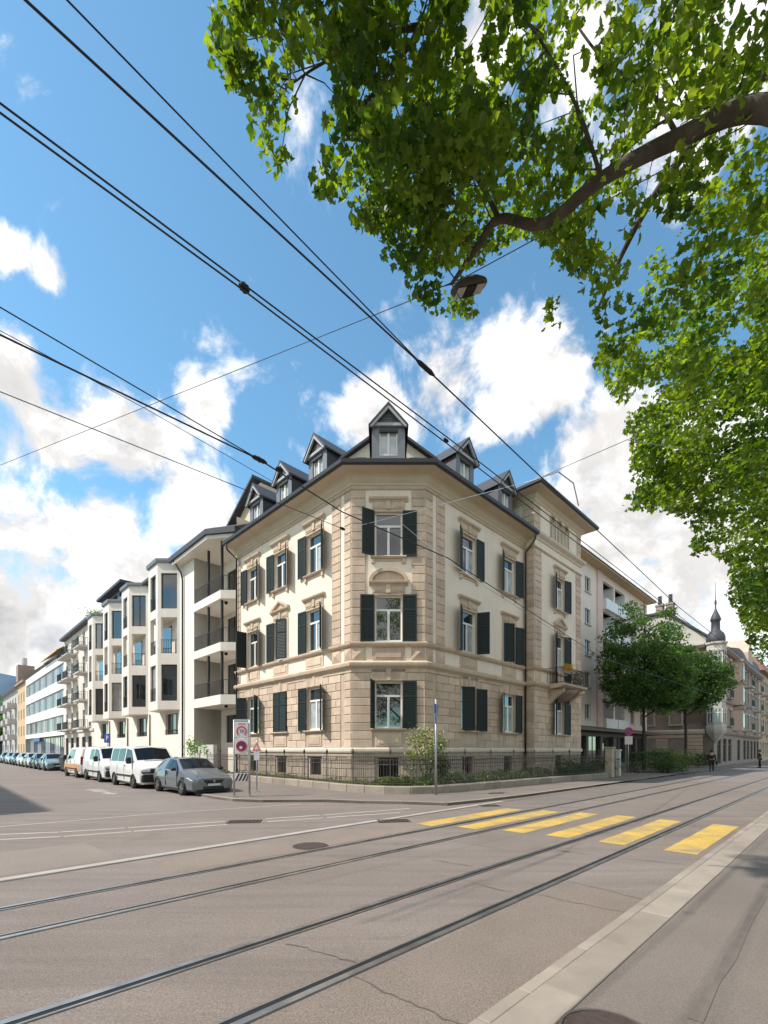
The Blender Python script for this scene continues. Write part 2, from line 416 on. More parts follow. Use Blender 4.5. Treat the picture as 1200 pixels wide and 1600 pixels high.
def link(name, me, parent=None, loc=(0, 0, 0), rz=0.0):
    o = bpy.data.objects.new(name, me); COL.objects.link(o)
    o.location = loc; o.rotation_euler = (0, 0, rz)
    if parent is not None: o.parent = parent
    return o
def tag(o, label=None, cat=None, group=None, kind=None):
    if label: o['label'] = label
    if cat: o['category'] = cat
    if group: o['group'] = group
    if kind: o['kind'] = kind
    return o
def thing(name, label, cat, loc=(0, 0, 0), rz=0.0, group=None):
    return tag(link(name, None, None, loc, rz), label, cat, group)
def part(name, me, root, fr=W0, x=0.0, y=0.0, z=0.0, turn=0.0, parent=None):
    """a part of a building: root carries no rotation; parent (a part already placed in a frame) makes it a sub-part"""
    w = fr.p(x, y, z)
    o = bpy.data.objects.new(name, me); COL.objects.link(o)
    a = fr.rz + turn
    if parent is None:
        o.parent = root; o.location = w - root.location; o.rotation_euler = (0, 0, a)
    else:
        rel = w - root.location - parent.location; pr = parent.rotation_euler.z
        o.parent = parent
        o.location = (rel.x * math.cos(-pr) - rel.y * math.sin(-pr), rel.x * math.sin(-pr) + rel.y * math.cos(-pr), rel.z)
        o.rotation_euler = (0, 0, a - pr)
    return o
def copy_tree(o, parent=None):
    c = o.copy(); COL.objects.link(c); c.parent = parent
    for ch in list(o.children): copy_tree(ch, c)
    return c
CACHE = {}
def cached(key, fn):
    if key not in CACHE: CACHE[key] = fn()
    return CACHE[key]
def block_mesh(l, h, d, m, b=0.018):
    return cached(('blk', round(l, 3), round(h, 3), round(d, 3), m.name, b), lambda: MB().box(0, l, -d, 0.01, 0, h, b).mesh('block', m))

# directions of the two streets
FL = Frame(-1.55, 22.0, 0.702, -0.712)      # side street facade, x = -t
FR = Frame(1.98, 22.0, 0.7124, 0.7018)      # tram street facade, x = +t
FC = Frame(-1.55, 22.0, 1, 0)               # cut-off corner
def LT(t, q=0.0, z=0.0): return FL.p(-t, -q, z)
def RT(t, q=0.0, z=0.0): return FR.p(t, -q, z)
dR = Vector((0.7124, 0.7018)); nR = Vector((0.7018, -0.7124))
def RD(s, d, z=0.0):                        # s along the tram street, d metres across it from the camera
    q = dR * s - nR * d; return Vector((q.x, q.y, z))
# ------------------------------------------------------------------ ground, road, pavements
def gp(u, v, z=0.0):                        # a point measured on the ground of the photograph
    Y = (EYE - z) * FPX / (v - HOR); return Vector(((u - 600) / FPX * Y, Y, z))
road = link('road', MB().add([(-2500, -600, 0), (2500, -600, 0), (2500, 3500, 0), (-2500, 3500, 0)], [(0, 1, 2, 3)]).mesh('road', M['asphalt']))
tag(road, 'warm grey asphalt roadway with tram tracks crossing the junction', None, None, 'structure')

def strip(path, w, z, m, name, parent, wob=0.0):
    """flat ribbon along ground points"""
    mb = MB(); V = []; P = [Vector((p[0], p[1])) for p in path]
    for i in range(len(P)):
        d = (P[min(i + 1, len(P) - 1)] - P[max(i - 1, 0)]).normalized(); n = Vector((-d.y, d.x)); ww = w * (1 + wob * random.uniform(-1, 1))
        a, b = P[i] - n * ww / 2, P[i] + n * ww / 2
        V += [(a.x, a.y, z), (b.x, b.y, z)]
    mb.add(V, [(2 * i, 2 * i + 2, 2 * i + 3, 2 * i + 1) for i in range(len(P) - 1)])
    return link(name, mb.mesh(name, m), parent)

# grooved tram rails: steel head outside, groove inside the gauge, bitumen joint round both
RAILS = [(2.78, -1), (3.78, 1), (5.57, -1), (6.57, 1)]
for d, o in RAILS:
    mb = MB()
    def band(d0, d1, z0, z1, mi):
        mb.cur = mi
        a, b = sorted((d0, d1))
        pts = [RD(-8, a), RD(160, a), RD(160, b), RD(-8, b)]
        mb.prism([(p.x, p.y) for p in pts][::1], z0, z1)
    band(d - .07, d + .075, -0.02, .004, 2)
    band(d + o * .004, d + o * .062, -0.02, .013, 0)
    band(d - o * .045, d + o * .0, -0.02, .007, 1)
    band(d - o * .065, d - o * .047, -0.02, .011, 0)
    link('tram_rail', mb.mesh('tram_rail', [M['rail'], M['groove'], M['sealer']]), road)

# yellow crossing bars
def zeb(d0, d1, s0):
    n = 16; V = []; mb = MB()
    A = [RD(s0 + 4.1 * i / n, d0 + random.uniform(-.008, .008)) for i in range(n + 1)]; B = [RD(s0 + 4.1 * i / n, d1 + random.uniform(-.008, .008)) for i in range(n + 1)]
    for a, b in zip(A, B): V += [(a.x, a.y, .0045), (b.x, b.y, .0045)]
    return mb.add(V, [(2 * i, 2 * i + 2, 2 * i + 3, 2 * i + 1) for i in range(n)]).mesh('crossing_bar', M['yellow'])
for d0, d1, s0 in ((1.83, 2.32, 9.12), (2.95, 3.42, 9.08), (3.96, 4.44, 9.03), (4.86, 5.36, 8.9), (5.82, 6.32, 8.58), (6.78, 7.3, 8.25)):
    link('crossing_bar', zeb(d0, d1, s0), road)

# white edge line with its dark joint along the tracks, lines across the side street mouth
strip([RD(-14, 7.85), RD(0, 8.05), RD(6, 8.25), RD(14, 8.42)], .17, .0045, M['roadwhite'], 'edge_line', road)
strip([RD(-14, 7.72), RD(0, 7.92), RD(6, 8.12), RD(14, 8.29), RD(60, 8.4)], .07, .005, M['sealer'], 'joint_line', road)
def line(px, w, m='roadwhite', name='road_line', wob=0.04):
    P = [gp(*p) for p in px]; Q = []
    for i in range(len(P) - 1):
        for k in range(6): Q.append(P[i].lerp(P[i + 1], k / 6))
    Q.append(P[-1]); strip(Q, w, .0045, M[m], name, road, wob)
line([(-120, 1301), (25, 1290), (250, 1271), (470, 1256.5)], .10)
for a, b in (((-60, 1306.5), (92, 1300.5)), ((95, 1300.2), (195, 1294)), ((200, 1293.5), (352, 1284)), ((415, 1279.5), (500, 1274)), ((505, 1273.7), (640, 1263.5))): line([a, b], .13)
for a, b in (((-60, 1315), (95, 1307.5)), ((99, 1307.2), (205, 1299.5)), ((209, 1299.2), (355, 1288.5)), ((418, 1284), (505, 1278)), ((510, 1277.6), (625, 1270))): line([a, b], .13)
# painted arrow and letters on the side street
def flat(poly, z, m, name, parent):
    return link(name, MB().add([(p.x, p.y, z) for p in poly], [tuple(range(len(poly)))]).mesh(name, m), parent)
FA = FL.sub(-3.2, -9.3)
def fa(x, y): return FA.p(x, y)
flat([fa(-1.9, .3), fa(-1.2, .3), fa(-1.2, .55), fa(-.55, .18), fa(-1.2, -.2), fa(-1.2, .06), fa(-1.9, .06)][::-1], .0045, M['roadwhite'], 'road_arrow', road)
for x0 in (-3.9, -3.2, -2.6): flat([fa(x0, -.1), fa(x0 + .42, -.1), fa(x0 + .42, .45), fa(x0, .45)], .0045, M['roadwhite'], 'road_letter', road)

# bitumen crack seals on the carriageway
for px, w in (([(675, 1344), (755, 1357)], .018), ([(735, 1379), (800, 1395)], .017), ([(885, 1377), (960, 1394), (1005, 1406)], .016), ([(840, 1398), (900, 1411), (975, 1426)], .016),
              ([(450, 1474), (500, 1489), (560, 1507)], .016), ([(555, 1527), (640, 1568), (740, 1610)], .022), ([(870, 1328), (930, 1337)], .014), ([(960, 1340), (1070, 1351)], .014)):
    P = [gp(*p) for p in px]; Q = []
    for i in range(len(P) - 1):
        for k in range(7): Q.append(P[i].lerp(P[i + 1], k / 7) + Vector((random.uniform(-.02, .02), random.uniform(-.02, .02), 0)))
    Q.append(P[-1]); strip(Q, w * .75, .0042, M['sealer'], 'crack_seal', road, .6)

# older and newer asphalt repairs
for (s0, s1, d0, d1, c) in ((-2, 6.2, 1.72, 2.66, (.205, .160, .130)), (7.2, 26, 4.0, 5.4, (.20, .162, .136)), (2.5, 9.0, 6.75, 7.8, (.232, .182, .146)), (-6, 2.2, 8.3, 10.2, (.236, .19, .158)), (14, 40, 6.75, 8.2, (.175, .148, .13))):
    pm = mat('repair_%g' % s0, c, .85, .10, .8, .3, 120, fine=.42, fscale=70, dirt=.1)
    P = [RD(s0 + random.uniform(-.1, .1), d0), RD(s1, d0), RD(s1 + random.uniform(-.2, .2), d1), RD(s0, d1)]
    flat(P[::-1], .002, pm, 'asphalt_patch', road)

# pavement on the near side, with a row of granite setts and a row of kerb slabs
H1 = 0.035
pv = [RD(-30, 1.3), RD(-30, -14), RD(160, -14), RD(160, 1.3)]
near = link('pavement', MB().prism([(p.x, p.y) for p in pv], -0.05, H1).mesh('pavement', M['pavement'])); tag(near, 'grey asphalt pavement on the camera side of the tram street', None, None, 'structure')
def kerbrow(s0, s1, dlo, dhi, ln, h, name, parent, m='kerb', gap=.008):
    s = s0
    while s < s1 - .05:
        l = min(ln * random.uniform(.92, 1.08), s1 - s)
        l = round(l, 2)
        w = dhi - dlo
        me = cached((name, l, w, m), lambda: MB().box(0, l - gap, gap / 2, w - gap / 2, -.06, h, .006).mesh(name, M[m]))
        p = RD(s, dlo); link(name, me, parent, (p.x, p.y, random.uniform(-.002, .002)), math.atan2(dR.y, dR.x)); s += l
kerbrow(0.0, 46, 1.305, 1.60, 1.05, H1 + .003, 'kerb_slab', near)
kerbrow(0.0, 20, 1.60, 1.71, .52, H1 - .008, 'granite_sett', near)
pp = [RD(-30, 1.305), RD(0, 1.305), RD(0, 1.71), RD(-30, 1.71)]; link('kerb_strip', MB().prism([(p.x, p.y) for p in pp], -.05, H1 - .004).mesh('k', M['kerb']), near)
pp = [RD(20, 1.60), RD(160, 1.60), RD(160, 1.71), RD(20, 1.71)]; link('kerb_strip', MB().prism([(p.x, p.y) for p in pp], -.05, H1 - .008).mesh('k', M['kerb']), near)
pp = [RD(46, 1.305), RD(160, 1.305), RD(160, 1.60), RD(46, 1.60)]; link('kerb_strip', MB().prism([(p.x, p.y) for p in pp], -.05, H1 + .003).mesh('k', M['kerb']), near)
# tactile white bars near the crossing
for k in range(5):
    a = RD(10.6 + k * .11, .55); b = RD(10.66 + k * .11, .55)
    flat([RD(10.6 + k * .12, .9), RD(10.66 + k * .12, .9), RD(10.66 + k * .12, .2), RD(10.6 + k * .12, .2)][::-1], H1 + .004, M['roadwhite'], 'tactile_bar', near)
# long dark tyre stain and joint seals on the pavement
strip([gp(1086, 1595, H1), gp(1120, 1535, H1), gp(1140, 1500, H1), gp(1160, 1460, H1), gp(1175, 1430, H1), gp(1200, 1392, H1)], .07, H1 + .004, mat('tyre_mark', (0.160, 0.131, 0.111), .9, .12, 5, fine=.16, fscale=130), 'tyre_stain', near, .5)
strip([gp(1105, 1352, H1), gp(1240, 1362, H1)], .02, H1 + .004, M['sealer'], 'joint_line', near)

# pavement round the corner garden
H2 = 0.09
cor = [LT(60, 1.0), LT(60, 5.15), LT(3.4, 5.15), LT(2.7, 5.5), LT(2.2, 6.5), LT(1.6, 6.95), LT(-.6, 7.05), LT(-1.9, 6.95), LT(-2.9, 6.4)]
cor += [Vector((-1.9, 15.55, 0)), Vector((-.6, 15.1, 0)), Vector((0.6, 14.95, 0)), RD(11.6, 8.95), RD(13.2, 8.75), RD(16, 8.6), RD(60, 8.6), RD(60, 13.0)]
inner = [RT(30, -1), Vector((2, 24, 0)), Vector((-1.6, 24, 0))]
poly = [(p.x, p.y) for p in cor + inner]
corner = link('corner_pavement', MB().prism(poly, -.05, H2).mesh('corner_pavement', M['pavement'])); tag(corner, 'pale asphalt pavement wrapping the garden of the corner house', None, None, 'structure')
path = [(p.x, p.y) for p in cor[1:-1]]
# kerb stones along its edge, each on its own
def along(path, ln):
    out = []
    for i in range(len(path) - 1):
        a, b = Vector(path[i]), Vector(path[i + 1]); L = (b - a).length; n = max(1, round(L / ln))
        for k in range(n): out.append((a.lerp(b, k / n), a.lerp(b, (k + 1) / n)))
    return out
def kerb_run(path, ln, w, h, parent, name='kerb_stone', m='kerb'):
    for a, b in along(path, ln):
        l = round((b - a).length, 2)
        me = cached((name, l, w, h), lambda: MB().box(.004, l - .004, 0, w, -.05, h, .012).mesh(name, M[m]))
        link(name, me, parent, (a.x, a.y, 0), math.atan2((b - a).y, (b - a).x))
kp = [(p.x, p.y) for p in cor if True][1:]
kerb_run([(p.x, p.y) for p in [LT(48, 5.15)] + cor[2:-2] + [RD(44, 8.6)]], 1.2, .16, H2 + .004, corner)
# opposite corner of the side street
op = [LT(90, 14.2), LT(1.5, 14.2), LT(-.6, 14.6), LT(-2.2, 16.0)]
op += [RD(-12.5, 8.9), RD(-40, 8.9), RD(-40, 40), LT(90, 40)]
opp = link('side_pavement', MB().prism([(p.x, p.y) for p in op][::-1], -.05, H2).mesh('side_pavement', M['pavement'])); tag(opp, 'pale pavement on the far side of the side street', None, None, 'structure')
for o_ in (corner, opp, near): o_.data.update()

# manhole covers and gullies lying in the road
def manhole(u, v, r, z, label, m='castiron'):
    c = gp(u, v, z)
    t = thing('manhole_cover', label, 'manhole cover', (c.x, c.y, z))
    mb = MB().lathe([(r + .02, .002), (r + .02, .0065), (r, .0065), (r, .002)], 28); link('rim', mb.mesh('rim', M['sealer']), t)
    mb = MB().lathe([(r - .006, .001), (r - .006, .006), (.01, .0065)], 28)
    for i in range(-4, 5):
        for j in range(-4, 5):
            x, y = i * r / 5, j * r / 5
            if x * x + y * y < (r * .88) ** 2: mb.box(x - .03 * r / .3, x + .03 * r / .3, y - .03 * r / .3, y + .03 * r / .3, .005, .010)
    link('lid', mb.mesh('lid', M[m]), t)
manhole(485, 1322, .31, 0, 'dark round manhole cover lying between far rail and white edge line')
manhole(950, 1617, .26, H1, 'rusty brown manhole cover at the bottom edge of the near pavement')
def gully(u, v, label, z=0.0, w=.8, dpt=.4):
    c = gp(u, v, z); t = thing('drain_grate', label, 'drain', (c.x, c.y, z), R(8))
    mb = MB(); mb.box(-w / 2, w / 2, -dpt / 2, dpt / 2, .001, .004); link('tray', mb.mesh('tray', M['groove']), t)
    mb = MB()
    for k in range(9): x = -w / 2 + (k + .5) * w / 9; mb.box(x - .025, x + .025, -dpt / 2, dpt / 2, .004, .012)
    mb.box(-w / 2, w / 2, -dpt / 2 - .03, -dpt / 2, .001, .012); mb.box(-w / 2, w / 2, dpt / 2, dpt / 2 + .03, .001, .012)
    link('grate', mb.mesh('grate', M['castiron']), t)
gully(382, 1284, 'iron drain grate between the broken white lines of the side street mouth')
gully(615, 1283, 'iron drain grate beside the white edge line near the yellow crossing')
gully(765, 1259, 'small iron drain grate at the kerb above the yellow crossing', 0, .6, .35)
# ------------------------------------------------------------------ the corner house
WING0, WING1, WP = 9.48, 16.26, 0.65
FW = FR.sub(0, -WP)                                     # front of the projecting wing, x = t
FWR = Frame(RT(WING0).x, RT(WING0).y, *nR)              # its return wall: x outwards
FWS = Frame(RT(WING1, WP).x, RT(WING1, WP).y, -nR.x, -nR.y)  # its far side
P0, P1, P2, P3 = LT(11.5), LT(0), FC.p(3.53), RT(WING0)
P4, P5, P6 = RT(WING0, WP), RT(WING1, WP), RT(WING1, -9)
house = thing('corner_house', 'cream three-storey corner house with green shutters and slate dormers', 'house', (0.2, 24, 0))
GZ, UZ = (1.75, 5.72), (6.72, 14.9)
def v2(p): return (p.x, p.y)

def shutter_mesh(w, h, side):
    def mk():
        mb = MB(); s = side
        def bx(x0, x1, y0, y1, z0, z1): mb.box(s * x0, s * x1, y0, y1, z0, z1)
        bx(0, .07, -.022, .022, 0, h); bx(w - .07, w, -.022, .022, 0, h)
        for z in (0, h * .66, h - .09): bx(.07, w - .07, -.020, .020, z, z + .09)
        n = int(h / .085); bx(.07, w - .07, -.004, .004, .05, h - .05)
        for k in range(n):
            z = .09 + k * (h - .12) / n
            xs = (s * .07, s * (w - .07))
            mb.extx([(-.016, z), (-.012, z), (.016, z + .062), (.012, z + .062)], min(xs), max(xs))
        return mb.mesh('shutter', M['shutter'])
    return cached(('shut', w, h, side), mk)

def window_mesh(w, h, m, tr=.70, mull=True, bar=.055):
    def mk():
        mb = MB(); a = w / 2
        mb.box(-a, -a + .07, .13, .20, 0, h); mb.box(a - .07, a, .13, .20, 0, h)
        mb.box(-a + .07, a - .07, .13, .20, h - .07, h); mb.box(-a + .07, a - .07, .12, .20, 0, .09)
        if tr: mb.box(-a + .07, a - .07, .115, .20, h * tr - .05, h * tr + .05)
        if mull: mb.box(-bar, bar, .12, .20, .09, (h * tr - .05) if tr else h - .07)
        return mb.mesh('window', m)
    return cached(('win', w, h, m.name, tr, mull), mk)

def pane_mesh(w, h, m): return cached(('pane', round(w, 3), round(h, 3), m.name), lambda: MB().box(-w / 2, w / 2, 0, .012, 0, h).mesh('pane', m))

def hood_mesh(kind, w):
    def mk():
        mb = MB(); a = w / 2 + .16
        mb.box(-a + .04, a - .04, -.05, .02, .08, .42)                       # frieze
        mb.box(-.11, .11, -.11, .0, .04, .44, .02)                            # keystone
        mb.box(-a + .12, -.22, -.075, .0, .14, .34, .015); mb.box(.22, a - .12, -.075, .0, .14, .34, .015)
        prof = [(.02, .42), (-.06, .42), (-.09, .47), (-.16, .50), (-.19, .56), (-.19, .60), (.02, .63)]
        b = a + .12
        mb.extx(prof, -b, b)
        if kind == 'tri':
            for sx in (-1, 1):
                mb.exty([(sx * b, .60), (sx * b, .68), (0, 1.12), (0, 1.00), (sx * (b - .22), .62)], -.17, .02)
            mb.exty([(-b + .2, .61), (b - .2, .61), (0, 1.02)], -.06, .02)
        if kind == 'arch':
            n = 14; o = []; i = []
            for k in range(n + 1):
                t = PI * k / n; o.append((-b * math.cos(t), .60 + .62 * math.sin(t))); i.append((-(b - .16) * math.cos(t), .60 + .47 * math.sin(t)))
            for k in range(n): mb.exty([i[k], o[k], o[k + 1], i[k + 1]], -.18, .02)
            mb.exty(i, -.07, .02)
        return mb.mesh('hood', M['trim'])
    return cached(('hood', kind, w), mk)

def sill_mesh(w, brackets):
    def mk():
        mb = MB(); a = w / 2 + .2
        mb.extx([(.16, 0), (-.15, -.015), (-.17, -.05), (-.13, -.11), (.0, -.13), (.16, -.13)], -a, a)
        if brackets:
            for sx in (-1, 1): mb.box(sx * (a - .12) - .09, sx * (a - .12) + .09, -.10, .01, -.36, -.13, .02)
            mb.box(-a + .22, a - .22, -.04, .01, -.24, -.13)
        return mb.mesh('sill', M['trim'])
    return cached(('sill', w, brackets), mk)

def surround_mesh(w, h):
    def mk():
        mb = MB(); a = w / 2
        mb.box(-a - .15, -a, -.045, .02, 0, h); mb.box(a, a + .15, -.045, .02, 0, h); mb.box(-a - .15, a + .15, -.046, .02, h, h + .09)
        return mb.mesh('surround', M['trim'])
    return cached(('sur', w, h), mk)

def main_window(fr, x, z, w, h, hood=None, sill=0, la=180, ra=180, curtain=0, surround=True, tr=.70):
    win = part('window', window_mesh(w, h, M['wframe'], tr), house, fr, x, 0, z)
    def sub(n, me, dx=0, dy=0, dz=0, turn=0): return part(n, me, house, fr, x + dx, dy, z + dz, turn, win)
    pw = (w - .14 - .11) / 2; zt = h * tr
    for s in (-1, 1):
        g = M['curtain'] if (curtain == 2 or (curtain == 1 and s == 1)) else M['glass']
        sub('pane', pane_mesh(pw, zt - .14, g), s * (.055 + pw / 2), .165, .09)
    sub('pane', pane_mesh(w - .14, h - zt - .12, M['glass']), 0, .166, zt + .05)
    if surround: sub('surround', surround_mesh(w, h))
    if sill: sub('sill', sill_mesh(w, sill == 2))
    if hood: sub('hood', hood_mesh(hood, w), 0, 0, h + .06)
    sw = round(w / 2 + .02, 3)
    if la is not None: sub('shutter', shutter_mesh(sw, h + .06, 1), -w / 2 - .02, -.085, -.03, -R(la))
    if ra is not None: sub('shutter', shutter_mesh(sw, h + .06, -1), w / 2 + .02, -.085, -.03, R(ra))
    return win

WW = 1.30
LX = [-2.95, -6.2, -9.35]; RX = [3.5, 7.6]; CX = [3.53 / 2]; WX = [12.87]
G0, G1 = 2.79, 5.01; A0, A1 = 6.92, 9.10; B0, B1 = 10.98, 13.08
def ops(xs, door=None):
    o = []
    for x in xs:
        for a, b in ((G0, G1), (A0, A1), (B0, B1)): o.append((x - WW / 2, x + WW / 2, a, b))
    return o
BW = .95
faces = [(FL, -11.5, 0.0, LX, 'left'), (FC, 0.0, 3.53, CX, 'corner'), (FR, 0.0, WING0, RX, 'right'), (FW, WING0, WING1, WX, 'wing')]
for fr, x0, x1, xs, nm in faces:
    gops = [(x - WW / 2, x + WW / 2, G0, G1) for x in xs]
    uops = [(x - WW / 2, x + WW / 2, a, b) for x in xs for a, b in ((A0, A1), (B0, B1))]
    if nm == 'wing': uops = [(xs[0] - .62, xs[0] + .62, 5.98, 9.3), (xs[0] - WW / 2, xs[0] + WW / 2, B0, B1)]
    bops = [(x - BW / 2, x + BW / 2, .45, 1.38) for x in xs]
    top = 17.5 if nm == 'wing' else UZ[1]
    part('wall', MB().wall(x0, x1, GZ[0], GZ[1], gops, .26).mesh('wall', M['stone']), house, fr)
    if nm == 'wing': uops += [(xs[0] + k * .98 - .3, xs[0] + k * .98 + .3, 15.35, 16.85) for k in (-1, 0, 1)]
    part('wall', MB().wall(x0, x1, GZ[1], top, uops, .26).mesh('wall', M['plaster']), house, fr)
    part('plinth', MB().wall(x0, x1, -.1, GZ[0], bops, .3, .06).mesh('plinth', M['plinth']), house, fr)
    for x in xs:                                          # barred cellar windows
        c = part('cellar_window', MB().box(-BW / 2, BW / 2, .26, .28, 0, .93).mesh('cellar_window', M['glass']) if False else cached('cellp', lambda: MB().box(-BW / 2, BW / 2, .26, .28, 0, .93).mesh('cellar_window', M['groove'])), house, fr, x, .06, .45)
        for k in range(5):
            part('bar', cached('bar', lambda: MB().tube([(0, 0, 0), (0, 0, .93)], .013, 6).mesh('bar', M['iron'])), house, fr, x - BW / 2 + (k + .5) * BW / 5, .16, .45, 0, c)
        part('lintel', cached('cell_l', lambda: MB().box(-BW / 2 - .12, BW / 2 + .12, -.03, .08, 0, .16, .02).mesh('lintel', M['plinth'])), house, fr, x, .05, 1.385, 0, c)
# return walls, rear and party walls
part('wall', MB().wall(-7.5, 0.0, 0, 17.5, []).mesh('wall', M['plaster']), house, Frame(P4.x, P4.y, nR.x, nR.y))
part('wall', MB().wall(0.0, 9.6, 0, 17.5, []).mesh('wall', M['plaster']), house, FWS)
bk = LT(11.5, -9.5)
part('wall', MB().wall(0, 9.5, 0, 17.0, []).mesh('wall', M['plaster']), house, Frame(bk.x, bk.y, -FL.i.x, -FL.i.y))
rear = [v2(LT(11.5, -9.5)), v2(LT(3.5, -9.5)), v2(RT(6.5, -9.5)), v2(RT(WING1, -9))]
mb = MB()
for a, b in zip(rear[:-1], rear[1:]): mb.add([(b[0], b[1], 0), (a[0], a[1], 0), (a[0], a[1], 15), (b[0], b[1], 15)], [(0, 1, 2, 3)])
part('wall', mb.mesh('wall', M['plaster']), house)

# windows: (shutter angles left, right)
main_window(FC, CX[0], B0, WW, B1 - B0, 'flat', 2, 148, 179, 0)
main_window(FC, CX[0], A0, WW, A1 - A0, 'arch', 0, 176, 179, 0)
main_window(FC, CX[0], G0, WW, G1 - G0, None, 1, 104, 178, 0, False)
for i, x in enumerate(LX):
    main_window(FL, x, B0, WW, B1 - B0, 'flat', 2, 176, 146, (1, 0, 1)[i])
    main_window(FL, x, A0, WW, A1 - A0, ('flat', 'tri', 'flat')[i], 0, (177, 176, 92)[i], (138, 24, 150)[i], (1, 0, 0)[i])
    main_window(FL, x, G0, WW, G1 - G0, None, 1, (178, 4, 140)[i], (140, 4, 135)[i], (2, 0, 0)[i], False)
for i, x in enumerate(RX):
    main_window(FR, x, B0, WW, B1 - B0, 'flat', 2, (152, 154)[i], (178, 168)[i], (1, 2)[i])
    main_window(FR, x, A0, WW, A1 - A0, 'flat', 0, (150, 28)[i], (120, 165)[i], (1, 0)[i])
    main_window(FR, x, G0, WW, G1 - G0, None, 1, (38, 150)[i], (160, 177)[i], (0, 1)[i], False)
main_window(FW, WX[0], B0, WW, B1 - B0, 'flat', 2, 152, 168, 1)
main_window(FW, WX[0], 5.98, 1.24, 3.32, 'tri', 0, 150, 165, 1, True, .76)
main_window(FW, WX[0], G0, WW, G1 - G0, None, 1, 150, 172, 1, False)
# triple arched attic window of the wing
for k in (-1, 0, 1):
    x = WX[0] + k * .98
    w = part('arched_window', cached('archwin', lambda: window_mesh(.60, 1.5, M['wframe'], .72, True, .03)), house, FW, x, 0, 15.35)
    part('pane', pane_mesh(.46, 1.36, M['glass']), house, FW, x, .17, 15.42, 0, w)
    def arch():
        mb = MB(); n = 10; r = .30
        for k in range(n):
            t0, t1 = PI * k / n, PI * (k + 1) / n
            a, b = (-r * math.cos(t0), 1.2 + r * math.sin(t0)), (-r * math.cos(t1), 1.2 + r * math.sin(t1))
            mb.exty([a, b, (b[0], 1.5), (a[0], 1.5)], .02, .14)
            o = 1.35; mb.exty([a, (a[0] * o, 1.2 + (a[1] - 1.2) * o), (b[0] * o, 1.2 + (b[1] - 1.2) * o), b], -.06, .02)
        for s in (-1, 1):
            mb.box(s * .31 - .05 * (s < 0), s * .31 + .05 * (s > 0), -.07, .0, 0, 1.2); mb.box(s * .30 - .09 * (s < 0), s * .30 + .09 * (s > 0), -.09, .0, 1.12, 1.22)
        mb.box(-.45, .45, -.08, .0, -.12, 0)
        return mb.mesh('arch', M['trim'])
    part('arch', cached('arch', arch), house, FW, x, 0, 15.35, 0, w)

# ---- rusticated blocks, quoins and plinth stones, every one a piece
def blocks(name, fr, x0, x1, z0, z1, course, avg, holes, depth, m, gap=.024, stagger=True, y=0.0, jit=.0):
    n = max(1, round((z1 - z0) / course)); h = (z1 - z0) / n
    for r in range(n):
        za, zb = z0 + r * h, z0 + (r + 1) * h
        iv = [(x0, x1)]
        for a, b, c, d in holes:
            if c < zb - .04 and d > za + .04:
                nx = []
                for p, q in iv:
                    if b <= p or a >= q: nx.append((p, q)); continue
                    if a > p: nx.append((p, a))
                    if b < q: nx.append((b, q))
                iv = nx
        for p, q in iv:
            L = q - p
            if L < .10: continue
            k = max(1, round(L / avg)); cuts = [p + L * i / k for i in range(k + 1)]
            if stagger and r % 2 and k >= 2:
                cuts = [p] + [p + L * (i + .5) / k for i in range(k)] + [q]
            for a, b in zip(cuts[:-1], cuts[1:]):
                part(name, block_mesh(b - a - gap, h - gap, depth + random.choice((0, jit, -jit)), m), house, fr, a + gap / 2, y, za + gap / 2)
for fr, x0, x1, xs, nm in faces:
    holes = [(x - WW / 2 - .02, x + WW / 2 + .02, G0 - .16, G1 + .02) for x in xs] + [(x - WW / 2 - .1, x + WW / 2 + .1, 1.9, G0 - .05) for x in xs]
    if nm == 'left': holes.append((-.77, -.53, 0, 9))
    if nm == 'right': holes.append((.53, .77, 0, 9))
    blocks('rusticated_block', fr, x0, x1, 1.86, 5.44, .398, 1.0, holes, .035, M['stone'])
    ph = [(x - BW / 2 - .14, x + BW / 2 + .14, .40, 1.60) for x in xs]
    blocks('plinth_block', fr, x0, x1, .05, 1.62, .39, .85, ph, .05, M['plinth'], .022, y=.06, jit=.012)
    for x in xs:                                           # panels below the ground-floor windows, flat arch above
        part('apron_panel', cached('apron', lambda: MB().box(-.62, .62, -.03, 0, 0, .62, .03).box(-.48, .48, -.05, -.02, .10, .52, .03).mesh('apron_panel', M['stone'])), house, fr, x, 0, 1.95)
        for k in range(-3, 4):
            part('arch_stone', cached(('voussoir', k), lambda: MB().exty([(k * .21 - .10, 0), (k * .21 + .10, 0), (k * .235 + .112, .56), (k * .235 - .112, .56)], -.05 - .025 * (k == 0), .01).mesh('arch_stone', M['stone'])), house, fr, x, 0, G1 + .06)
        part('band_panel', cached('bandp', lambda: MB().box(-.78, .78, -.04, 0, 0, .62, .02).box(-.62, .62, -.07, -.03, .12, .50, .025).mesh('band_panel', M['stone'])), house, fr, x, 0, 6.02)
Q = dict(course=.40, avg=2, holes=[], depth=.04, m=M['stone'], stagger=False)
for z0, z1 in ((6.92, 14.12),):
    blocks('quoin_block', FL, -.53, 0, z0, z1, **Q); blocks('quoin_block', FL, -1.48, -.77, z0, z1, **Q)
    blocks('quoin_block', FC, 0, .68, z0, z1, **Q); blocks('quoin_block', FC, 2.85, 3.53, z0, z1, **Q)
    blocks('quoin_block', FR, 0, .53, z0, z1, **Q); blocks('quoin_block', FR, .77, 1.48, z0, z1, **Q)
    blocks('quoin_block', FL, -11.5, -10.9, z0, z1, **Q)
    blocks('quoin_block', FW, WING0, WING0 + .85, z0, z1, **Q); blocks('quoin_block', FW, WING1 - .85, WING1, z0, z1, **Q)
    blocks('quoin_block', FWR, 0, WP, z0, z1, **Q)
blocks('rusticated_block', FWR, 0, WP, 1.86, 5.44, .398, 1, [], .035, M['stone'])
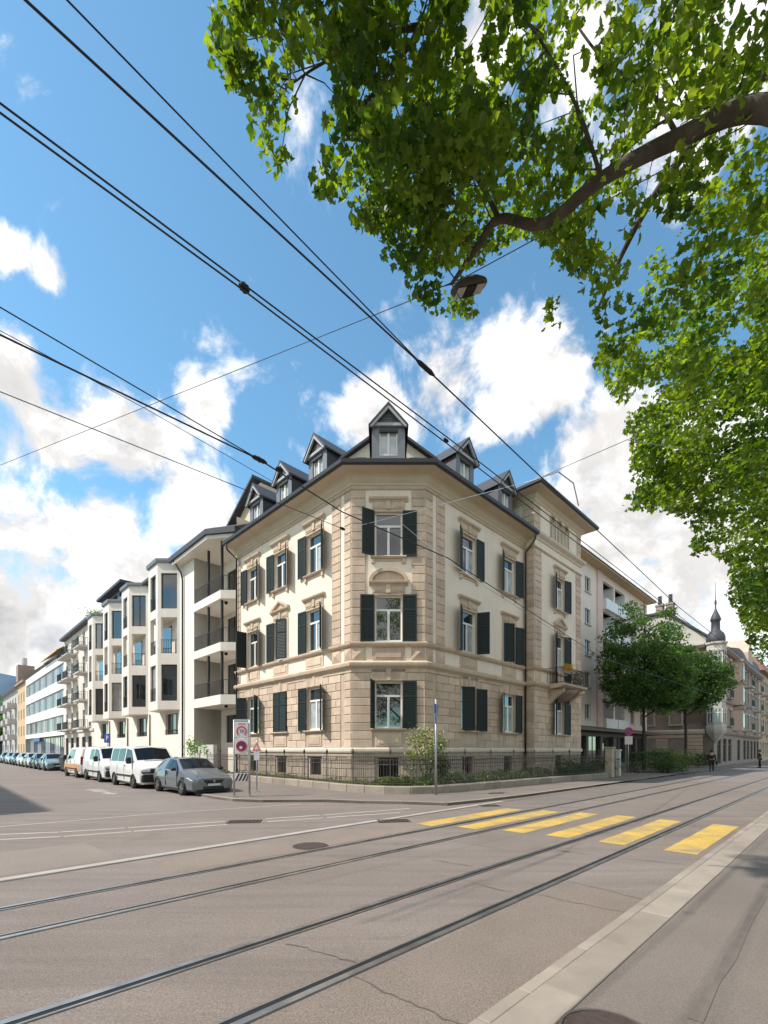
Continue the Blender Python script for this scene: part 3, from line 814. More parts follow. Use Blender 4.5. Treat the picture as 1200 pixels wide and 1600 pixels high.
blocks('plinth_block', FWR, 0, WP, .05, 1.62, .39, 1, [], .05, M['plinth'])
blocks('quoin_block', FW, WING0, WING0 + .7, 15.3, 17.0, .42, 2, [], .035, M['trim'], stagger=False)
blocks('quoin_block', FW, WING1 - .7, WING1, 15.3, 17.0, .42, 2, [], .035, M['trim'], stagger=False)
blocks('quoin_block', Frame(P4.x, P4.y, nR.x, nR.y), -.8, 0, 15.3, 17.0, .42, 2, [], .035, M['trim'], stagger=False)
def pyramid(w, h): return cached(('pyr', w, h), lambda: MB().add([(0, -.02, 0), (w, -.02, 0), (w, -.02, h), (0, -.02, h), (w / 2, -.12, h / 2), (0, .01, 0), (w, .01, 0), (w, .01, h), (0, .01, h)],
            [(0, 1, 4), (1, 2, 4), (2, 3, 4), (3, 0, 4), (0, 5, 6, 1), (1, 6, 7, 2), (2, 7, 8, 3), (3, 8, 5, 0)]).mesh('diamond_panel', M['stone']))
for fr, x, w in ((FL, -.53, .53), (FL, -1.48, .71), (FC, 0.02, .66), (FC, 2.85, .66), (FR, .02, .51), (FR, .77, .71), (FW, WING0 + .05, .75), (FW, WING1 - .8, .75), (FL, -11.45, .5), (FWR, .03, .58)):
    part('diamond_panel', pyramid(w, .62), house, fr, x, 0, 6.02)

# ---- mouldings that run round the house
PATH = [v2(p) for p in (P0, P1, P2, P3, P4, P5)] + [v2(RT(WING1, -2))]
def run(name, prof, m, path=PATH): return part(name, MB().sweep(path, prof).mesh(name, m), house)
run('ledge', [(-.02, 1.63), (.075, 1.63), (.10, 1.70), (.10, 1.80), (.05, 1.87), (-.02, 1.87)], M['ledge'])
run('plinth_band', [(-.02, 1.44), (.02, 1.44), (.02, 1.62), (-.02, 1.62)], M['plinth'])
run('belt_course', [(-.02, 5.46), (.05, 5.46), (.05, 5.60), (.10, 5.66), (.20, 5.74), (.22, 5.84), (.22, 5.90), (.07, 6.0), (-.02, 6.0)], M['trim'])
run('sill_course', [(-.02, 6.66), (.07, 6.66), (.15, 6.74), (.17, 6.80), (.17, 6.86), (.04, 6.915), (-.02, 6.915)], M['trim'])
PM = [v2(p) for p in (LT(11.55), P1, P2, RT(WING0 - .01))]
run('string_course', [(-.02, 14.13), (.05, 14.13), (.085, 14.19), (.085, 14.24), (.03, 14.29), (-.02, 14.29)], M['trim'], PM)
run('cornice', [(-.02, 14.34), (.04, 14.34), (.06, 14.44), (.16, 14.56), (.20, 14.66), (.30, 14.74), (.78, 14.80), (.84, 14.84), (.84, 14.94), (-.02, 14.94)], M['soffit'], PM)
run('gutter', [(.80, 14.83), (.90, 14.80), (.98, 14.86), (1.0, 15.02), (.96, 15.03), (.845, 14.97)], M['gutter'], PM)
run('string_course', [(-.02, 14.13), (.05, 14.13), (.085, 14.19), (.085, 14.24), (.03, 14.29), (-.02, 14.29)], M['trim'], [v2(p) for p in (P3, P4, P5)] + [v2(RT(WING1, -2))])
run('wing_cornice', [(-.02, 14.72), (.05, 14.72), (.10, 14.84), (.26, 14.96), (.30, 15.04), (.30, 15.12), (.06, 15.2), (-.02, 15.2)], M['ledge'], [v2(p) for p in (P3, P4, P5)] + [v2(RT(WING1, -2))])
WE = [v2(RT(WING0, WP - 7.4)), v2(P4), v2(P5), v2(RT(WING1, WP - 7.4))]
run('wing_eave', [(-.02, 16.98), (.05, 16.98), (.07, 17.10), (.18, 17.22), (.24, 17.32), (.74, 17.40), (.80, 17.44), (.80, 17.54), (-.02, 17.54)], M['soffit'], WE)
run('wing_gutter', [(.76, 17.46), (.86, 17.43), (.93, 17.50), (.94, 17.64), (.90, 17.65), (.8, 17.58)], M['gutter'], WE)
we = [RT(WING0, WP - 7.4), RT(WING0 - .85, WP + .85), RT(WING1 + .85, WP + .85), RT(WING1, WP - 7.4)]
a, b, c, d = RT(WING0 - .85, WP - 8), RT(WING0 - .85, WP + .85), RT(WING1 + .85, WP + .85), RT(WING1 + .85, WP - 8); r1, r2 = RT(12.87, WP - 2.8), RT(12.87, WP - 8)
part('wing_roof', MB().add([(p.x, p.y, 17.57) for p in (a, b, c, d)] + [(r1.x, r1.y, 19.3), (r2.x, r2.y, 19.3)], [(1, 2, 4), (0, 1, 4, 5), (2, 3, 5, 4), (3, 0, 5)]).mesh('wing_roof', M['slate']), house)
# main roof
part('roof', MB().sweep(PM, [(.86, 14.99), (.86, 15.06), (-4.1, 17.5), (-4.1, 17.40)]).mesh('roof', M['slate']), house)
mb = MB(); top = [LT(11.5, -4.05), LT(1.6, -4.05), RT(1.6, -4.05), RT(9.4, -4.05), RT(9.4, -9.4), RT(5, -9.4), LT(4, -9.4), LT(11.5, -9.4)]
part('roof_deck', mb.prism([v2(p) for p in top], 17.0, 17.46).mesh('roof_deck', M['slate']), house)
# cross gable behind the middle dormer
mb = MB(); cx = .22; mb.exty([(cx - 2.3, 16.2), (cx + 2.3, 16.2), (cx + 2.3, 17.1), (cx, 18.75), (cx - 2.3, 17.1)], 24.5, 30)
gb = part('gable', mb.mesh('gable', M['plaster']), house)
mb = MB()
for s in (-1, 1): mb.exty([(cx + s * 2.6, 16.92), (cx + s * 2.6, 17.06), (cx, 18.95), (cx, 18.80)], 24.2, 30.2)
part('gable_roof', mb.mesh('gable_roof', M['slate']), house, parent=gb)
for s in (-1, 1): part('gable_window', MB().box(-.3, .3, -.02, .03, 0, .75).mesh('gable_window', M['glass']), house, W0, cx + s * 1.45, 24.48, 16.5, 0, gb)

# dormers
def dormer(fr, x, y, s=1.0):
    def body():
        mb = MB(); mb.wall(-.80, .80, 15.3, 17.42, [(-.44, .44, 16.0, 17.2)], .14)
        return mb.mesh('dormer', M['zinc'])
    d = part('dormer', cached('dbody', body), house, fr, x, y, 0)
    def sub(n, key, fn, dx=0, dy=0, dz=0): return part(n, cached(key, fn), house, fr, x + dx, y + dy, dz, 0, d)
    for sx in (-1, 1):
        sub('cheek', ('cheek', sx), lambda: MB().box(sx * .74, sx * .805, .004, 4.2, 15.2, 17.40).mesh('cheek', M['slate']))
        sub('dormer_roof', ('droof', sx), lambda: MB().exty([(sx * .96, 17.24), (sx * .96, 17.33), (0, 18.42), (0, 18.29)], -.28, 4.6).mesh('dormer_roof', M['slate']))
        sub('bargeboard', ('barge', sx), lambda: MB().exty([(sx * .91, 17.25), (sx * .79, 17.25), (0, 18.12), (0, 18.28)], -.26, -.16).mesh('bargeboard', M['grille']))
    sub('pediment', 'pedi', lambda: MB().exty([(-.78, 17.42), (.78, 17.42), (0, 18.18)], -.04, .3).mesh('pediment', M['zinc']))
    def gr():
        mb = MB()
        for k in range(7):
            z = 17.56 + k * .075; w = .58 * (1 - k / 7.4); mb.extx([(-.07, z), (-.055, z), (-.04, z + .06), (-.05, z + .06)], -w, w)
        return mb.mesh('louvre', M['zinc'])
    sub('louvre', 'gr', gr)
    sub('tie_board', 'tie', lambda: MB().box(-.80, .80, -.14, -.02, 17.36, 17.50).mesh('tie_board', M['grille']))
    sub('blind_box', 'blindb', lambda: MB().box(-.45, .45, -.05, .1, 17.12, 17.25).mesh('blind_box', M['gutter']))
    sub('dormer_window', 'dwin', lambda: window_mesh(.88, 1.2, M['wframe'], 0, True), 0, -.05, 16.0)
    for sx in (-1, 1): sub('pane', 'dpane', lambda: pane_mesh(.30, 1.04, M['curtain']), sx * .215, .13, 16.09)
dormer(FC, 3.53 / 2, .35)
for x in LX: dormer(FL, x - .15, .3)
for x in RX: dormer(FR, x + .12, .3)

# downpipes
def pipe(pts, r=.055, name='downpipe'): part(name, MB().tube(pts, r, 8).mesh(name, M['gutter'], True), house)
pipe([LT(11.2, .9, 14.85), LT(11.2, .8, 14.5), LT(11.2, .16, 14.1), LT(11.2, .16, .3)])
pipe([RT(9.25, .9, 14.85), RT(9.25, .8, 14.5), RT(9.3, .14, 13.9), RT(9.3, .14, .3)])

# balcony of the wing
bx = WX[0]
bal = part('balcony', MB().extx([(0, 5.62), (-.75, 5.68), (-1.12, 5.80), (-1.15, 5.92), (0, 5.95)], -1.75, 1.75).mesh('balcony', M['trim']), house, FW, bx, 0, 0)
for s in (-1, 1):
    part('bracket', cached(('brk', s), lambda: MB().extx([(0, 4.75), (-.12, 4.75), (-.35, 5.1), (-.85, 5.45), (-.9, 5.62), (0, 5.62)], s * 1.25 - .16, s * 1.25 + .16).mesh('bracket', M['trim'])), house, FW, bx, 0, 0, 0, bal)
part('corbel', MB().lathe([(.1, 4.85), (.5, 5.05), (.9, 5.35), (1.15, 5.60)], 20).mesh('corbel', M['brownstone'], True), house, FW, bx, -.03, 0, 0, bal)
def bal_rail(w, dp, h, n, m, r=.012):
    mb = MB()
    for z in (.06, h): mb.box(-w, w, -dp - .02, -dp + .02, z, z + .03); mb.box(-w - .02, -w + .02, -dp, 0, z, z + .03); mb.box(w - .02, w + .02, -dp, 0, z, z + .03)
    for k in range(n + 1): x = -w + 2 * w * k / n; mb.tube([(x, -dp, .06), (x, -dp - .05, h * .5), (x, -dp, h)], r, 5, False)
    ns = max(2, int(n * dp / (2 * w)))
    for k in range(ns):
        y = -dp * k / ns
        for s in (-1, 1): mb.tube([(s * w, y, .06), (s * w * 1.02, y, h * .5), (s * w, y, h)], r, 5, False)
    return mb.mesh('railing', m)
part('railing', bal_rail(1.68, 1.05, .98, 22, M['iron'], .014), house, FW, bx, 0, 5.93, 0, bal)
# ------------------------------------------------------------------ buildings of the two streets
def swin(root, fr, x, z, w, h, fm, gm, y=0.0, depth=.18, cols=2, transom=0, sill=None, parent=None, name='window', bar=.05):
    """window set in an opening; x is its centre"""
    def mk():
        mb = MB(); a = w / 2; d0, d1 = depth - .06, depth + .02
        mb.box(-a, -a + bar, d0, d1, 0, h); mb.box(a - bar, a, d0, d1, 0, h); mb.box(-a + bar, a - bar, d0, d1, 0, bar); mb.box(-a + bar, a - bar, d0, d1, h - bar, h)
        for k in range(1, cols): xx = -a + w * k / cols; mb.box(xx - bar * .6, xx + bar * .6, d0, d1, bar, h - bar)
        if transom: mb.box(-a + bar, a - bar, d0, d1, h * transom - bar / 2, h * transom + bar / 2)
        return mb.mesh(name, fm)
    o = part(name, cached(('sw', round(w, 3), round(h, 3), fm.name, depth, cols, transom, bar), mk), root, fr, x, y, z, 0, parent)
    if parent is None:
        part('pane', pane_mesh(w - bar, h - bar, gm), root, fr, x, y + depth - .02, z + bar / 2, 0, o)
        if sill: part('sill', cached(('ssill', round(w, 3), sill.name), lambda: MB().box(-w / 2 - .1, w / 2 + .1, -.10, .1, -.1, 0).mesh('sill', sill)), root, fr, x, y, z, 0, o)
    return o
def shell(root, fr, x0, x1, dep, z1, m, top=None):
    """side walls, rear wall and flat top behind a facade"""
    mb = MB()
    mb.add([(x0, 0, 0), (x0, dep, 0), (x0, dep, z1), (x0, 0, z1)], [(3, 2, 1, 0)]); mb.add([(x1, 0, 0), (x1, dep, 0), (x1, dep, z1), (x1, 0, z1)], [(0, 1, 2, 3)])
    mb.add([(x0, dep, 0), (x1, dep, 0), (x1, dep, z1), (x0, dep, z1)], [(3, 2, 1, 0)])
    part('side_wall', mb.mesh('side_wall', m), root, fr)
    part('roof_slab', MB().box(x0, x1, 0.01, dep, z1 - .25, z1 - .01).mesh('roof_slab', top or M['slate']), root, fr)
def rail(root, fr, x, y, z, w, h=1.0, n=10, m=None, parent=None, r=.011, name='railing'):
    def mk():
        mb = MB(); mb.box(-w / 2, w / 2, -.015, .015, h - .035, h); mb.box(-w / 2, w / 2, -.012, .012, .05, .075)
        for k in range(n + 1): xx = -w / 2 + w * k / n; mb.box(xx - r, xx + r, -r, r, 0, h)
        return mb.mesh(name, m or M['iron'])
    return part(name, cached(('rail', round(w, 3), h, n, (m or M['iron']).name, r), mk), root, fr, x, y, z, 0, parent)

# ---- white apartment house with canted bays
FM = FL.sub(0, -.74)
apt = thing('apartment_house', 'white rendered apartment house with canted bays and corner balconies', 'building', LT(25, 0))
T0, T1 = 16.5, 44.6
ROOTS = [19.1, 26.2, 32.4, 38.6]
gops = [(-(r + 3.0), -(r + .4), 2.97, 4.62) for r in ROOTS]
part('wall', MB().wall(-T1, -T0, 0, 4.86, gops, .3).mesh('wall', M['render_white']), apt, FM)
part('plinth', MB().box(-T1, -T0, -.05, .05, 0, .75).mesh('plinth', M['beige']), apt, FM)
for r in ROOTS:
    swin(apt, FM, -(r + 1.7), 2.97, 2.6, 1.65, M['bronze'], M['glass'], depth=.26, cols=3)
    rail(apt, FM, -(r + 1.7), -.04, 3.0, 2.6, .35, 12)
part('wall', MB().wall(-T1, -T0, 4.86, 16.05, [], .3).mesh('wall', M['render_white']), apt, FM)
shell(apt, FM, -T1, -T0, 11, 16.1, M['render_white'])
part('roof', MB().extx([(-.45, 16.05), (-.45, 16.28), (5, 18.2), (11, 16.3), (11, 16.05)], -T1, -T0 - 2.2).mesh('roof', M['slate']), apt, FM)
FLOORS = [(5.5, 8.26), (9.1, 11.85), (12.5, 15.2)]
for bi, r in enumerate(ROOTS):
    A = [FM.p(-r, 0), FM.p(-(r + 1.2), -1.22), FM.p(-(r + 3.2), -1.22), FM.p(-(r + 4.4), 0)]
    facets = [Frame(A[1].x, A[1].y, A[0].x - A[1].x, A[0].y - A[1].y), Frame(A[2].x, A[2].y, A[1].x - A[2].x, A[1].y - A[2].y), Frame(A[3].x, A[3].y, A[2].x - A[3].x, A[2].y - A[3].y)]
    lens = [(A[0] - A[1]).length, (A[1] - A[2]).length, (A[2] - A[3]).length]
    for fi, (ff, L) in enumerate(zip(facets, lens)):
        x0, x1 = ((.26, L - .22), (.42, L - .36), (.25, L - .25))[fi]
        oo = [(x0, x1, a, b) for a, b in FLOORS]
        part('bay_wall', MB().wall(0, L, 4.86, 16.0, oo, .28).mesh('bay_wall', M['render_white']), apt, ff)
        for k, (a, b) in enumerate(FLOORS):
            if k == 1:                                    # open loggia with a rail
                rail(apt, ff, (x0 + x1) / 2, .06, a, x1 - x0, 1.05, 9)
            else:
                w = swin(apt, ff, (x0 + x1) / 2, a, x1 - x0, b - a, M['bronze'], M['blind'] if (bi * 3 + k + fi) % 5 == 1 else M['glass'], depth=.20, cols=1 + (fi == 0 and bi % 2), bar=.06)
                if fi == 1: rail(apt, ff, (x0 + x1) / 2, .02, a, x1 - x0, 1.0, 8)
    pl = [v2(p) for p in A]
    def inset(d): 
        c = (A[0] + A[3]) / 2; return [v2(A[0] + (A[3] - A[0]).normalized() * d), v2(A[1].lerp(c, d / 3)), v2(A[2].lerp(c, d / 3)), v2(A[3] - (A[3] - A[0]).normalized() * d)]
    part('bay_floor', MB().prism(inset(.1), 8.95, 9.08).mesh('bay_floor', M['render_white']), apt)
    part('bay_floor', MB().prism(inset(.1), 11.88, 12.0).mesh('bay_floor', M['render_white']), apt)
    part('bay_base', MB().prism(inset(.02), 4.80, 4.90).mesh('bay_base', M['render_white']), apt)
    part('loggia_door', MB().box(-(r + 3.6), -(r + 1.6), -.06, .0, 9.1, 11.5).mesh('loggia_door', M['glass']), apt, FM)
    P = [v2(p) for p in A]
    mb = MB().sweep([P[3], P[2], P[1], P[0]], [(-.3, 15.98), (.14, 15.98), (.16, 16.10), (.16, 16.26), (-.3, 16.30)])
    part('bay_cornice', mb.mesh('bay_cornice', M['zinc']), apt)
    part('bay_roof', MB().prism(inset(.2), 15.95, 16.24).mesh('bay_roof', M['zinc']), apt)
pent = part('penthouse', MB().box(-41.5, -33.5, .3, 6, 16.2, 18.1).mesh('penthouse', M['zinc']), apt, FM)
part('penthouse_roof', MB().box(-41.9, -33.1, -.4, 6.3, 18.1, 18.35).mesh('penthouse_roof', M['slate']), apt, FM, parent=pent)
for k in range(3): part('pane', MB().box(-.8, .8, .28, .31, 16.7, 17.8).mesh('pane', M['glass']), apt, FM, -35 - k * 2.4, 0, 0, 0, pent)
# recessed balcony corner
def tq(*l): return [v2(LT(t, q)) for t, q in l]
rec = FL.sub(0, 1.3)
part('wall', MB().wall(-16.5, -11.5, 0, 15.6, [(-15.6, -13.9, a, a + 2.5) for a in (5.5, 8.9, 12.3)] + [(-13.2, -12.0, a, a + 2.5) for a in (5.5, 8.9, 12.3)] + [(-15.8, -12.4, 2.3, 4.3)], .2).mesh('wall', M['render_white']), apt, rec)
for a in (5.5, 8.9, 12.3):
    swin(apt, rec, -14.75, a, 1.7, 2.5, M['bronze'], M['glass'], cols=2); swin(apt, rec, -12.6, a, 1.2, 2.5, M['bronze'], M['glass'], cols=1)
swin(apt, rec, -14.1, 2.3, 3.4, 2.0, M['bronze'], M['glass'], cols=3)
side = LT(16.5, .74)
part('wall', MB().wall(0, 2.04, 0, 15.75, []).mesh('wall', M['render_white']), apt, Frame(side.x, side.y, FL.i.x, FL.i.y))
SLABS = [(4.75, 5.38), (8.25, 8.80), (11.65, 12.2)]
for k, (a, b) in enumerate(SLABS):
    poly = tq((11.52, .06), (12.2, .78), (16.52, .78), (16.52, -1.25), (11.52, -1.25))
    s = part('balcony', MB().prism(poly, a, b).mesh('balcony', M['render_white']), apt)
    for (ta, qa), (tb, qb) in (((12.25, .70), (16.4, .70)), ((11.6, .08), (12.2, .70))):
        pa, pb = LT(ta, qa), LT(tb, qb); L = (pb - pa).length; ff = Frame(pb.x, pb.y, pa.x - pb.x, pa.y - pb.y)
        rail(apt, ff, L / 2, 0, b, round(L, 2), 1.0, int(L / .14), M['iron'], s, .009)
    for t in (12.55, 14.6):
        part('column', cached(('col', k), lambda: MB().box(-.07, .07, -.07, .07, 0, (15.55 if k == 2 else SLABS[k + 1][0]) - b).mesh('column', M['iron'])), apt, FL, -t, -.5, b, 0, s)
    part('ceiling_lamp', cached('clamp', lambda: MB().lathe([(.10, -.16), (.11, -.02), (.11, 0)], 10).mesh('ceiling_lamp', M['black'])), apt, FL, -12.6, -.2, a, 0, s)
part('soffit', MB().prism(tq((11.3, .25), (12.9, 1.40), (19.0, 1.40), (19.0, -1.3), (11.3, -1.3)), 15.55, 15.78).mesh('soffit', M['render_white']), apt)
part('fascia', MB().prism(tq((11.1, .35), (12.8, 1.55), (19.3, 1.55), (19.3, -1.3), (11.1, -1.3)), 15.79, 16.12).mesh('fascia', M['slate']), apt)
q1 = [LT(11.1, .35, 16.13), LT(12.8, 1.55, 16.13), LT(19.3, 1.55, 16.13), LT(19.3, -4, 18.0), LT(10.2, -4, 18.0)]
part('corner_roof', MB().add(q1, [(0, 1, 4), (1, 2, 3, 4)]).mesh('corner_roof', M['slate']), apt)
g = part('attic_gable', MB().exty([(-15.2, 16.0), (-10.2, 16.0), (-10.2, 19.1), (-10.8, 19.1), (-15.2, 16.6)], 1.0, 6).mesh('attic_gable', M['soffit']), apt, FL)
part('attic_roof', MB().exty([(-15.7, 16.35), (-10.4, 19.35), (-10.4, 19.52), (-15.7, 16.52)], .5, 6.2).mesh('attic_roof', M['slate']), apt, FL, parent=g)
part('downpipe', MB().tube([LT(18.6, 1.5, 15.9), LT(18.4, .95, 15.0), LT(18.3, .86, 14.4), LT(18.3, .86, .2)], .065, 8).mesh('downpipe', M['gutter'], True), apt)
part('pipe_shoe', MB().box(-.13, .13, -.13, .1, .2, 1.0).mesh('pipe_shoe', M['gutter']), apt, FL, -18.3, -.86, 0)
for r in ROOTS[1:]: part('downpipe', MB().tube([LT(r - .6, .82, 4.8), LT(r - .6, .82, .2)], .055, 8).mesh('downpipe', M['gutter'], True), apt)
part('garden_wall', MB().box(-15.6, -12.0, -1.35, -1.1, 0, 2.1).mesh('garden_wall', M['concrete']), apt, FL)

# ---- beige house with iron balconies and roof planting
bal2 = thing('balcony_house', 'pale beige house with stacked iron balconies and roof planting', 'building', LT(53, 0))
x0, x1 = -61.0, -44.6
cols = [-46.6, -49.6, -53.0, -56.0, -59.2]
oo = [(c - .6, c + .6, z, z + 2.1) for c in cols for z in (4.6, 7.9, 11.2, 14.3)] + [(c - .9, c + .9, .3, 3.4) for c in cols]
part('wall', MB().wall(x0, x1, 0, 17.0, oo, .25).mesh('wall', M['beige']), bal2, FM)
shell(bal2, FM, x0, x1, 10, 17, M['beige'])
for c in cols:
    for z in (4.6, 7.9, 11.2, 14.3): swin(bal2, FM, c, z, 1.2, 2.1, M['wframe'], M['glass'], cols=2, transom=.7, sill=M['concrete'])
    swin(bal2, FM, c, .3, 1.8, 3.1, M['bronze'], M['glass'], cols=2, transom=.75)
for c in (-48.1, -54.5, -58.2):
    for z in (4.4, 7.7, 11.0, 14.1):
        s = part('balcony', MB().box(-1.5, 1.5, -1.15, .05, -.18, 0, .03).mesh('balcony', M['concrete']), bal2, FM, c, 0, z)
        rail(bal2, FM, c, -1.1, z, 2.9, .95, 14, M['iron'], s, .014)
        for sx in (-1, 1):
            o = rail(bal2, FM, c + sx * 1.45, -.55, z, 1.1, .95, 5, M['iron'], s, .014); o.rotation_euler.z += PI / 2
part('belt', MB().box(x0, x1, -.12, .02, 4.0, 4.3).mesh('belt', M['concrete']), bal2, FM)
part('eave', MB().box(x0, x1, -.6, .02, 16.9, 17.2).mesh('eave', M['slate']), bal2, FM)
part('parapet', MB().box(x0, x1, 1.0, 1.2, 17.2, 18.2).mesh('parapet', M['concrete']), bal2, FM)

# ---- white office block with window bands
off = thing('office_block', 'low white office block with three grey window bands', 'building', LT(78, 0))
x0, x1 = -97.4, -61.0
bands = [(4.6, 6.8), (8.2, 10.5), (11.9, 14.2)]
part('wall', MB().wall(x0, x1, 3.9, 15.4, [(x0 + .6, x1 - .4, a, b) for a, b in bands], .25).mesh('wall', M['office']), off, FM)
shell(off, FM, x0, x1, 12, 15.4, M['office'])
for a, b in bands:
    n = 18; w = (x1 - x0 - 1.0) / n
    for k in range(n): swin(off, FM, x0 + .6 + w * (k + .5), a, w, b - a, M['grille'], (M['glass'], M['curtain'], M['grille'])[(k * 7 + int(a)) % 3], cols=2, depth=.2, bar=.08)
for k in range(9): swin(off, FM, x0 + 2 + 4 * k, .3, 3.6, 3.4, M['grille'], (M['glass'], M['curtain'])[k % 2], cols=3, depth=.3)
part('wall', MB().box(x0, x1, .42, .6, 0, 3.9).mesh('wall', M['grey_render']), off, FM)
part('shop_sign', MB().box(-3, 3, -.08, .02, 0, .6).mesh('shop_sign', mat('blue_sign', (0.05, .12, .35), .5)), off, FM, -84, 0, 3.25)
part('awning', MB().extx([(-.7, 15.9), (-.7, 16.0), (2.9, 18.6), (2.9, 18.5)], -76, -62.5).mesh('awning', M['awning']), off, FM)
part('attic', MB().box(-92, -62, 3, 9, 15.4, 18.6).mesh('attic', M['beige']), off, FM)
part('attic_roof', MB().extx([(2.2, 18.3), (2.2, 18.5), (6, 20.3), (9.5, 18.3)], -93, -61.5).mesh('attic_roof', M['zinc']), off, FM)

# ---- narrow old house and grey balcony block at the end of the side street
old = thing('old_house', 'narrow ochre house with stone gable and chimneys beside the office block', 'building', LT(103, 0))
x0, x1 = -109.0, -97.4
cs = [-99.6, -103.2, -106.8]
part('wall', MB().wall(x0, x1, 0, 15.8, [(c - .55, c + .55, z, z + 2) for c in cs for z in (1, 4.6, 8.0, 11.4)], .2).mesh('wall', M['ochre']), old, FM)
shell(old, FM, x0, x1, 10, 15.8, M['ochre'])
for c in cs:
    for z in (1, 4.6, 8.0, 11.4): swin(old, FM, c, z, 1.1, 2, M['wframe'], M['glass'])
part('cornice', MB().box(x0, x1, -.5, .02, 15.2, 15.8).mesh('cornice', M['brownstone']), old, FM)
part('roof', MB().extx([(-.6, 15.8), (4, 20), (10, 15.8)], x0, x1).mesh('roof', M['brownstone']), old, FM)
part('turret', MB().box(-108.5, -105.5, -.3, 2.5, 15.8, 19.6).mesh('turret', M['brownstone']), old, FM)
for k in (-107.8, -106.2): part('chimney', MB().box(-.3, .3, .6, 1.3, 19.6, 21.2).mesh('chimney', M['concrete']), old, FM, k)
gry = thing('balcony_block', 'grey apartment block with dark balconies at the end of the side street', 'building', LT(122, 0))
x0, x1 = -136.0, -109.0
cs = [-112, -116.5, -121, -125.5, -130, -134]
part('wall', MB().wall(x0, x1, 0, 15, [(c - .9, c + .9, z, z + 2) for c in cs for z in (1, 4.4, 7.8, 11.2)], .2).mesh('wall', M['grey_render']), gry, FM)
shell(gry, FM, x0, x1, 10, 15, M['grey_render'])
for c in cs:
    for z in (1, 4.4, 7.8, 11.2): swin(gry, FM, c, z, 1.8, 2, M['wframe'], M['glass'])
for c in cs[::2]:
    for z in (4.2, 7.6, 11.0):
        s = part('balcony', MB().box(-1.8, 1.8, -1.6, .05, -.2, .9).mesh('balcony', M['grey_render']), gry, FM, c, 0, z)
part('roof', MB().extx([(-.8, 15), (5, 18.6), (10.5, 15)], x0, x1).mesh('roof', M['rooflight']), gry, FM)
# ---- house across the side street, whose shadow falls on the roadway
FO = FL.sub(0, -22.9)
opph = thing('shade_house', 'plain house across the side street whose shadow falls on the road', 'building', LT(0, 26))
FOO = Frame(FO.p(0).x, FO.p(0).y, -FO.r.x, -FO.r.y)       # faces the side street
SH = 5.3
cs = [SH + 2.5 + 4 * k for k in range(10)]
part('wall', MB().wall(SH, SH + 42, 0, 15, [(c - .6, c + .6, z, z + 2) for c in cs for z in (1.2, 4.8, 8.4, 12)], .2).mesh('wall', M['beige']), opph, FOO)
shell(opph, FOO, SH, SH + 42, 11, 15, M['beige'])
for c in cs:
    for z in (1.2, 4.8, 8.4, 12): swin(opph, FOO, c, z, 1.2, 2, M['wframe'], M['glass'])

# ---- pink apartment block with loggias beyond the corner house
FP = FR.sub(0, 1.8)
pk = thing('pink_block', 'five-storey pink apartment block with white loggias beyond the corner house', 'building', RT(28, -1.8))
ZF = [5.0, 7.75, 10.5, 13.2, 15.95]
pops = [(x - .6, x + .6, z - .55, z + .75) for x in (19.6, 23.7) for z in ZF] + [(a, a + 2.75, z - .35, z + 1.35) for a in (27.15, 30.2) for z in ZF] + [(x - .6, x + .6, z - .55, z + .75) for x in (35.2, 38.2) for z in ZF]
part('wall', MB().wall(17.0, 40.0, 3.8, 18.0, pops, .25).mesh('wall', M['pink']), pk, FP)
shell(pk, FP, 17.0, 40.0, 11, 18, M['pink'])
for x in (19.6, 23.7, 35.2, 38.2):
    for z in ZF: swin(pk, FP, x, z - .55, 1.2, 1.3, M['wframe'], M['glass'], cols=2, sill=M['concrete'])
part('pier', MB().box(25.65, 26.85, -.12, .02, 3.8, 18).mesh('pier', M['pinkdark']), pk, FP)
for a in (27.15, 30.2):
    for z in ZF:
        o = part('loggia', MB().box(0, 2.75, 1.1, 1.2, 0, 1.75).mesh('loggia', M['white']), pk, FP, a, 0, z - .4)
        for sx in (0, 2.70): part('divider', cached(('divd', sx), lambda: MB().box(sx, sx + .05, .02, 1.1, 0, 1.75).mesh('divider', M['white'])), pk, FP, a, 0, z - .4, 0, o)
        part('loggia_window', cached('logw', lambda: MB().box(.9, 1.9, 1.05, 1.09, .1, 1.6).mesh('loggia_window', M['glass'])), pk, FP, a, 0, z - .4, 0, o)
        part('parapet', cached('logp', lambda: MB().box(-.08, 2.83, -.35, .0, -.95, 0).mesh('parapet', M['white'])), pk, FP, a, 0, z - .35, 0, o)
part('eave', MB().extx([(-.9, 18.0), (-.9, 18.12), (0, 18.3), (5, 20.2), (11, 18.1), (11, 18.0)], 16.9, 40.3).mesh('eave', M['slate']), pk, FP)
part('soffit', MB().box(17, 40.2, -.86, 0, 17.9, 17.99).mesh('soffit', M['ochre']), pk, FP)
part('shopfront', MB().wall(17, 40, 0, 3.4, [(17.5 + 3.2 * k, 20.2 + 3.2 * k, .5, 3.0) for k in range(7)], .3).mesh('shopfront', M['shop']), pk, FP)
for k in range(7): swin(pk, FP, 18.85 + 3.2 * k, .5, 2.7, 2.5, M['bronze'], M['glass'], cols=2, depth=.25)
part('canopy', MB().extx([(.02, 3.3), (-1.3, 3.35), (-1.3, 3.55), (.02, 3.85)], 17, 40).mesh('canopy', M['shop']), pk, FP)

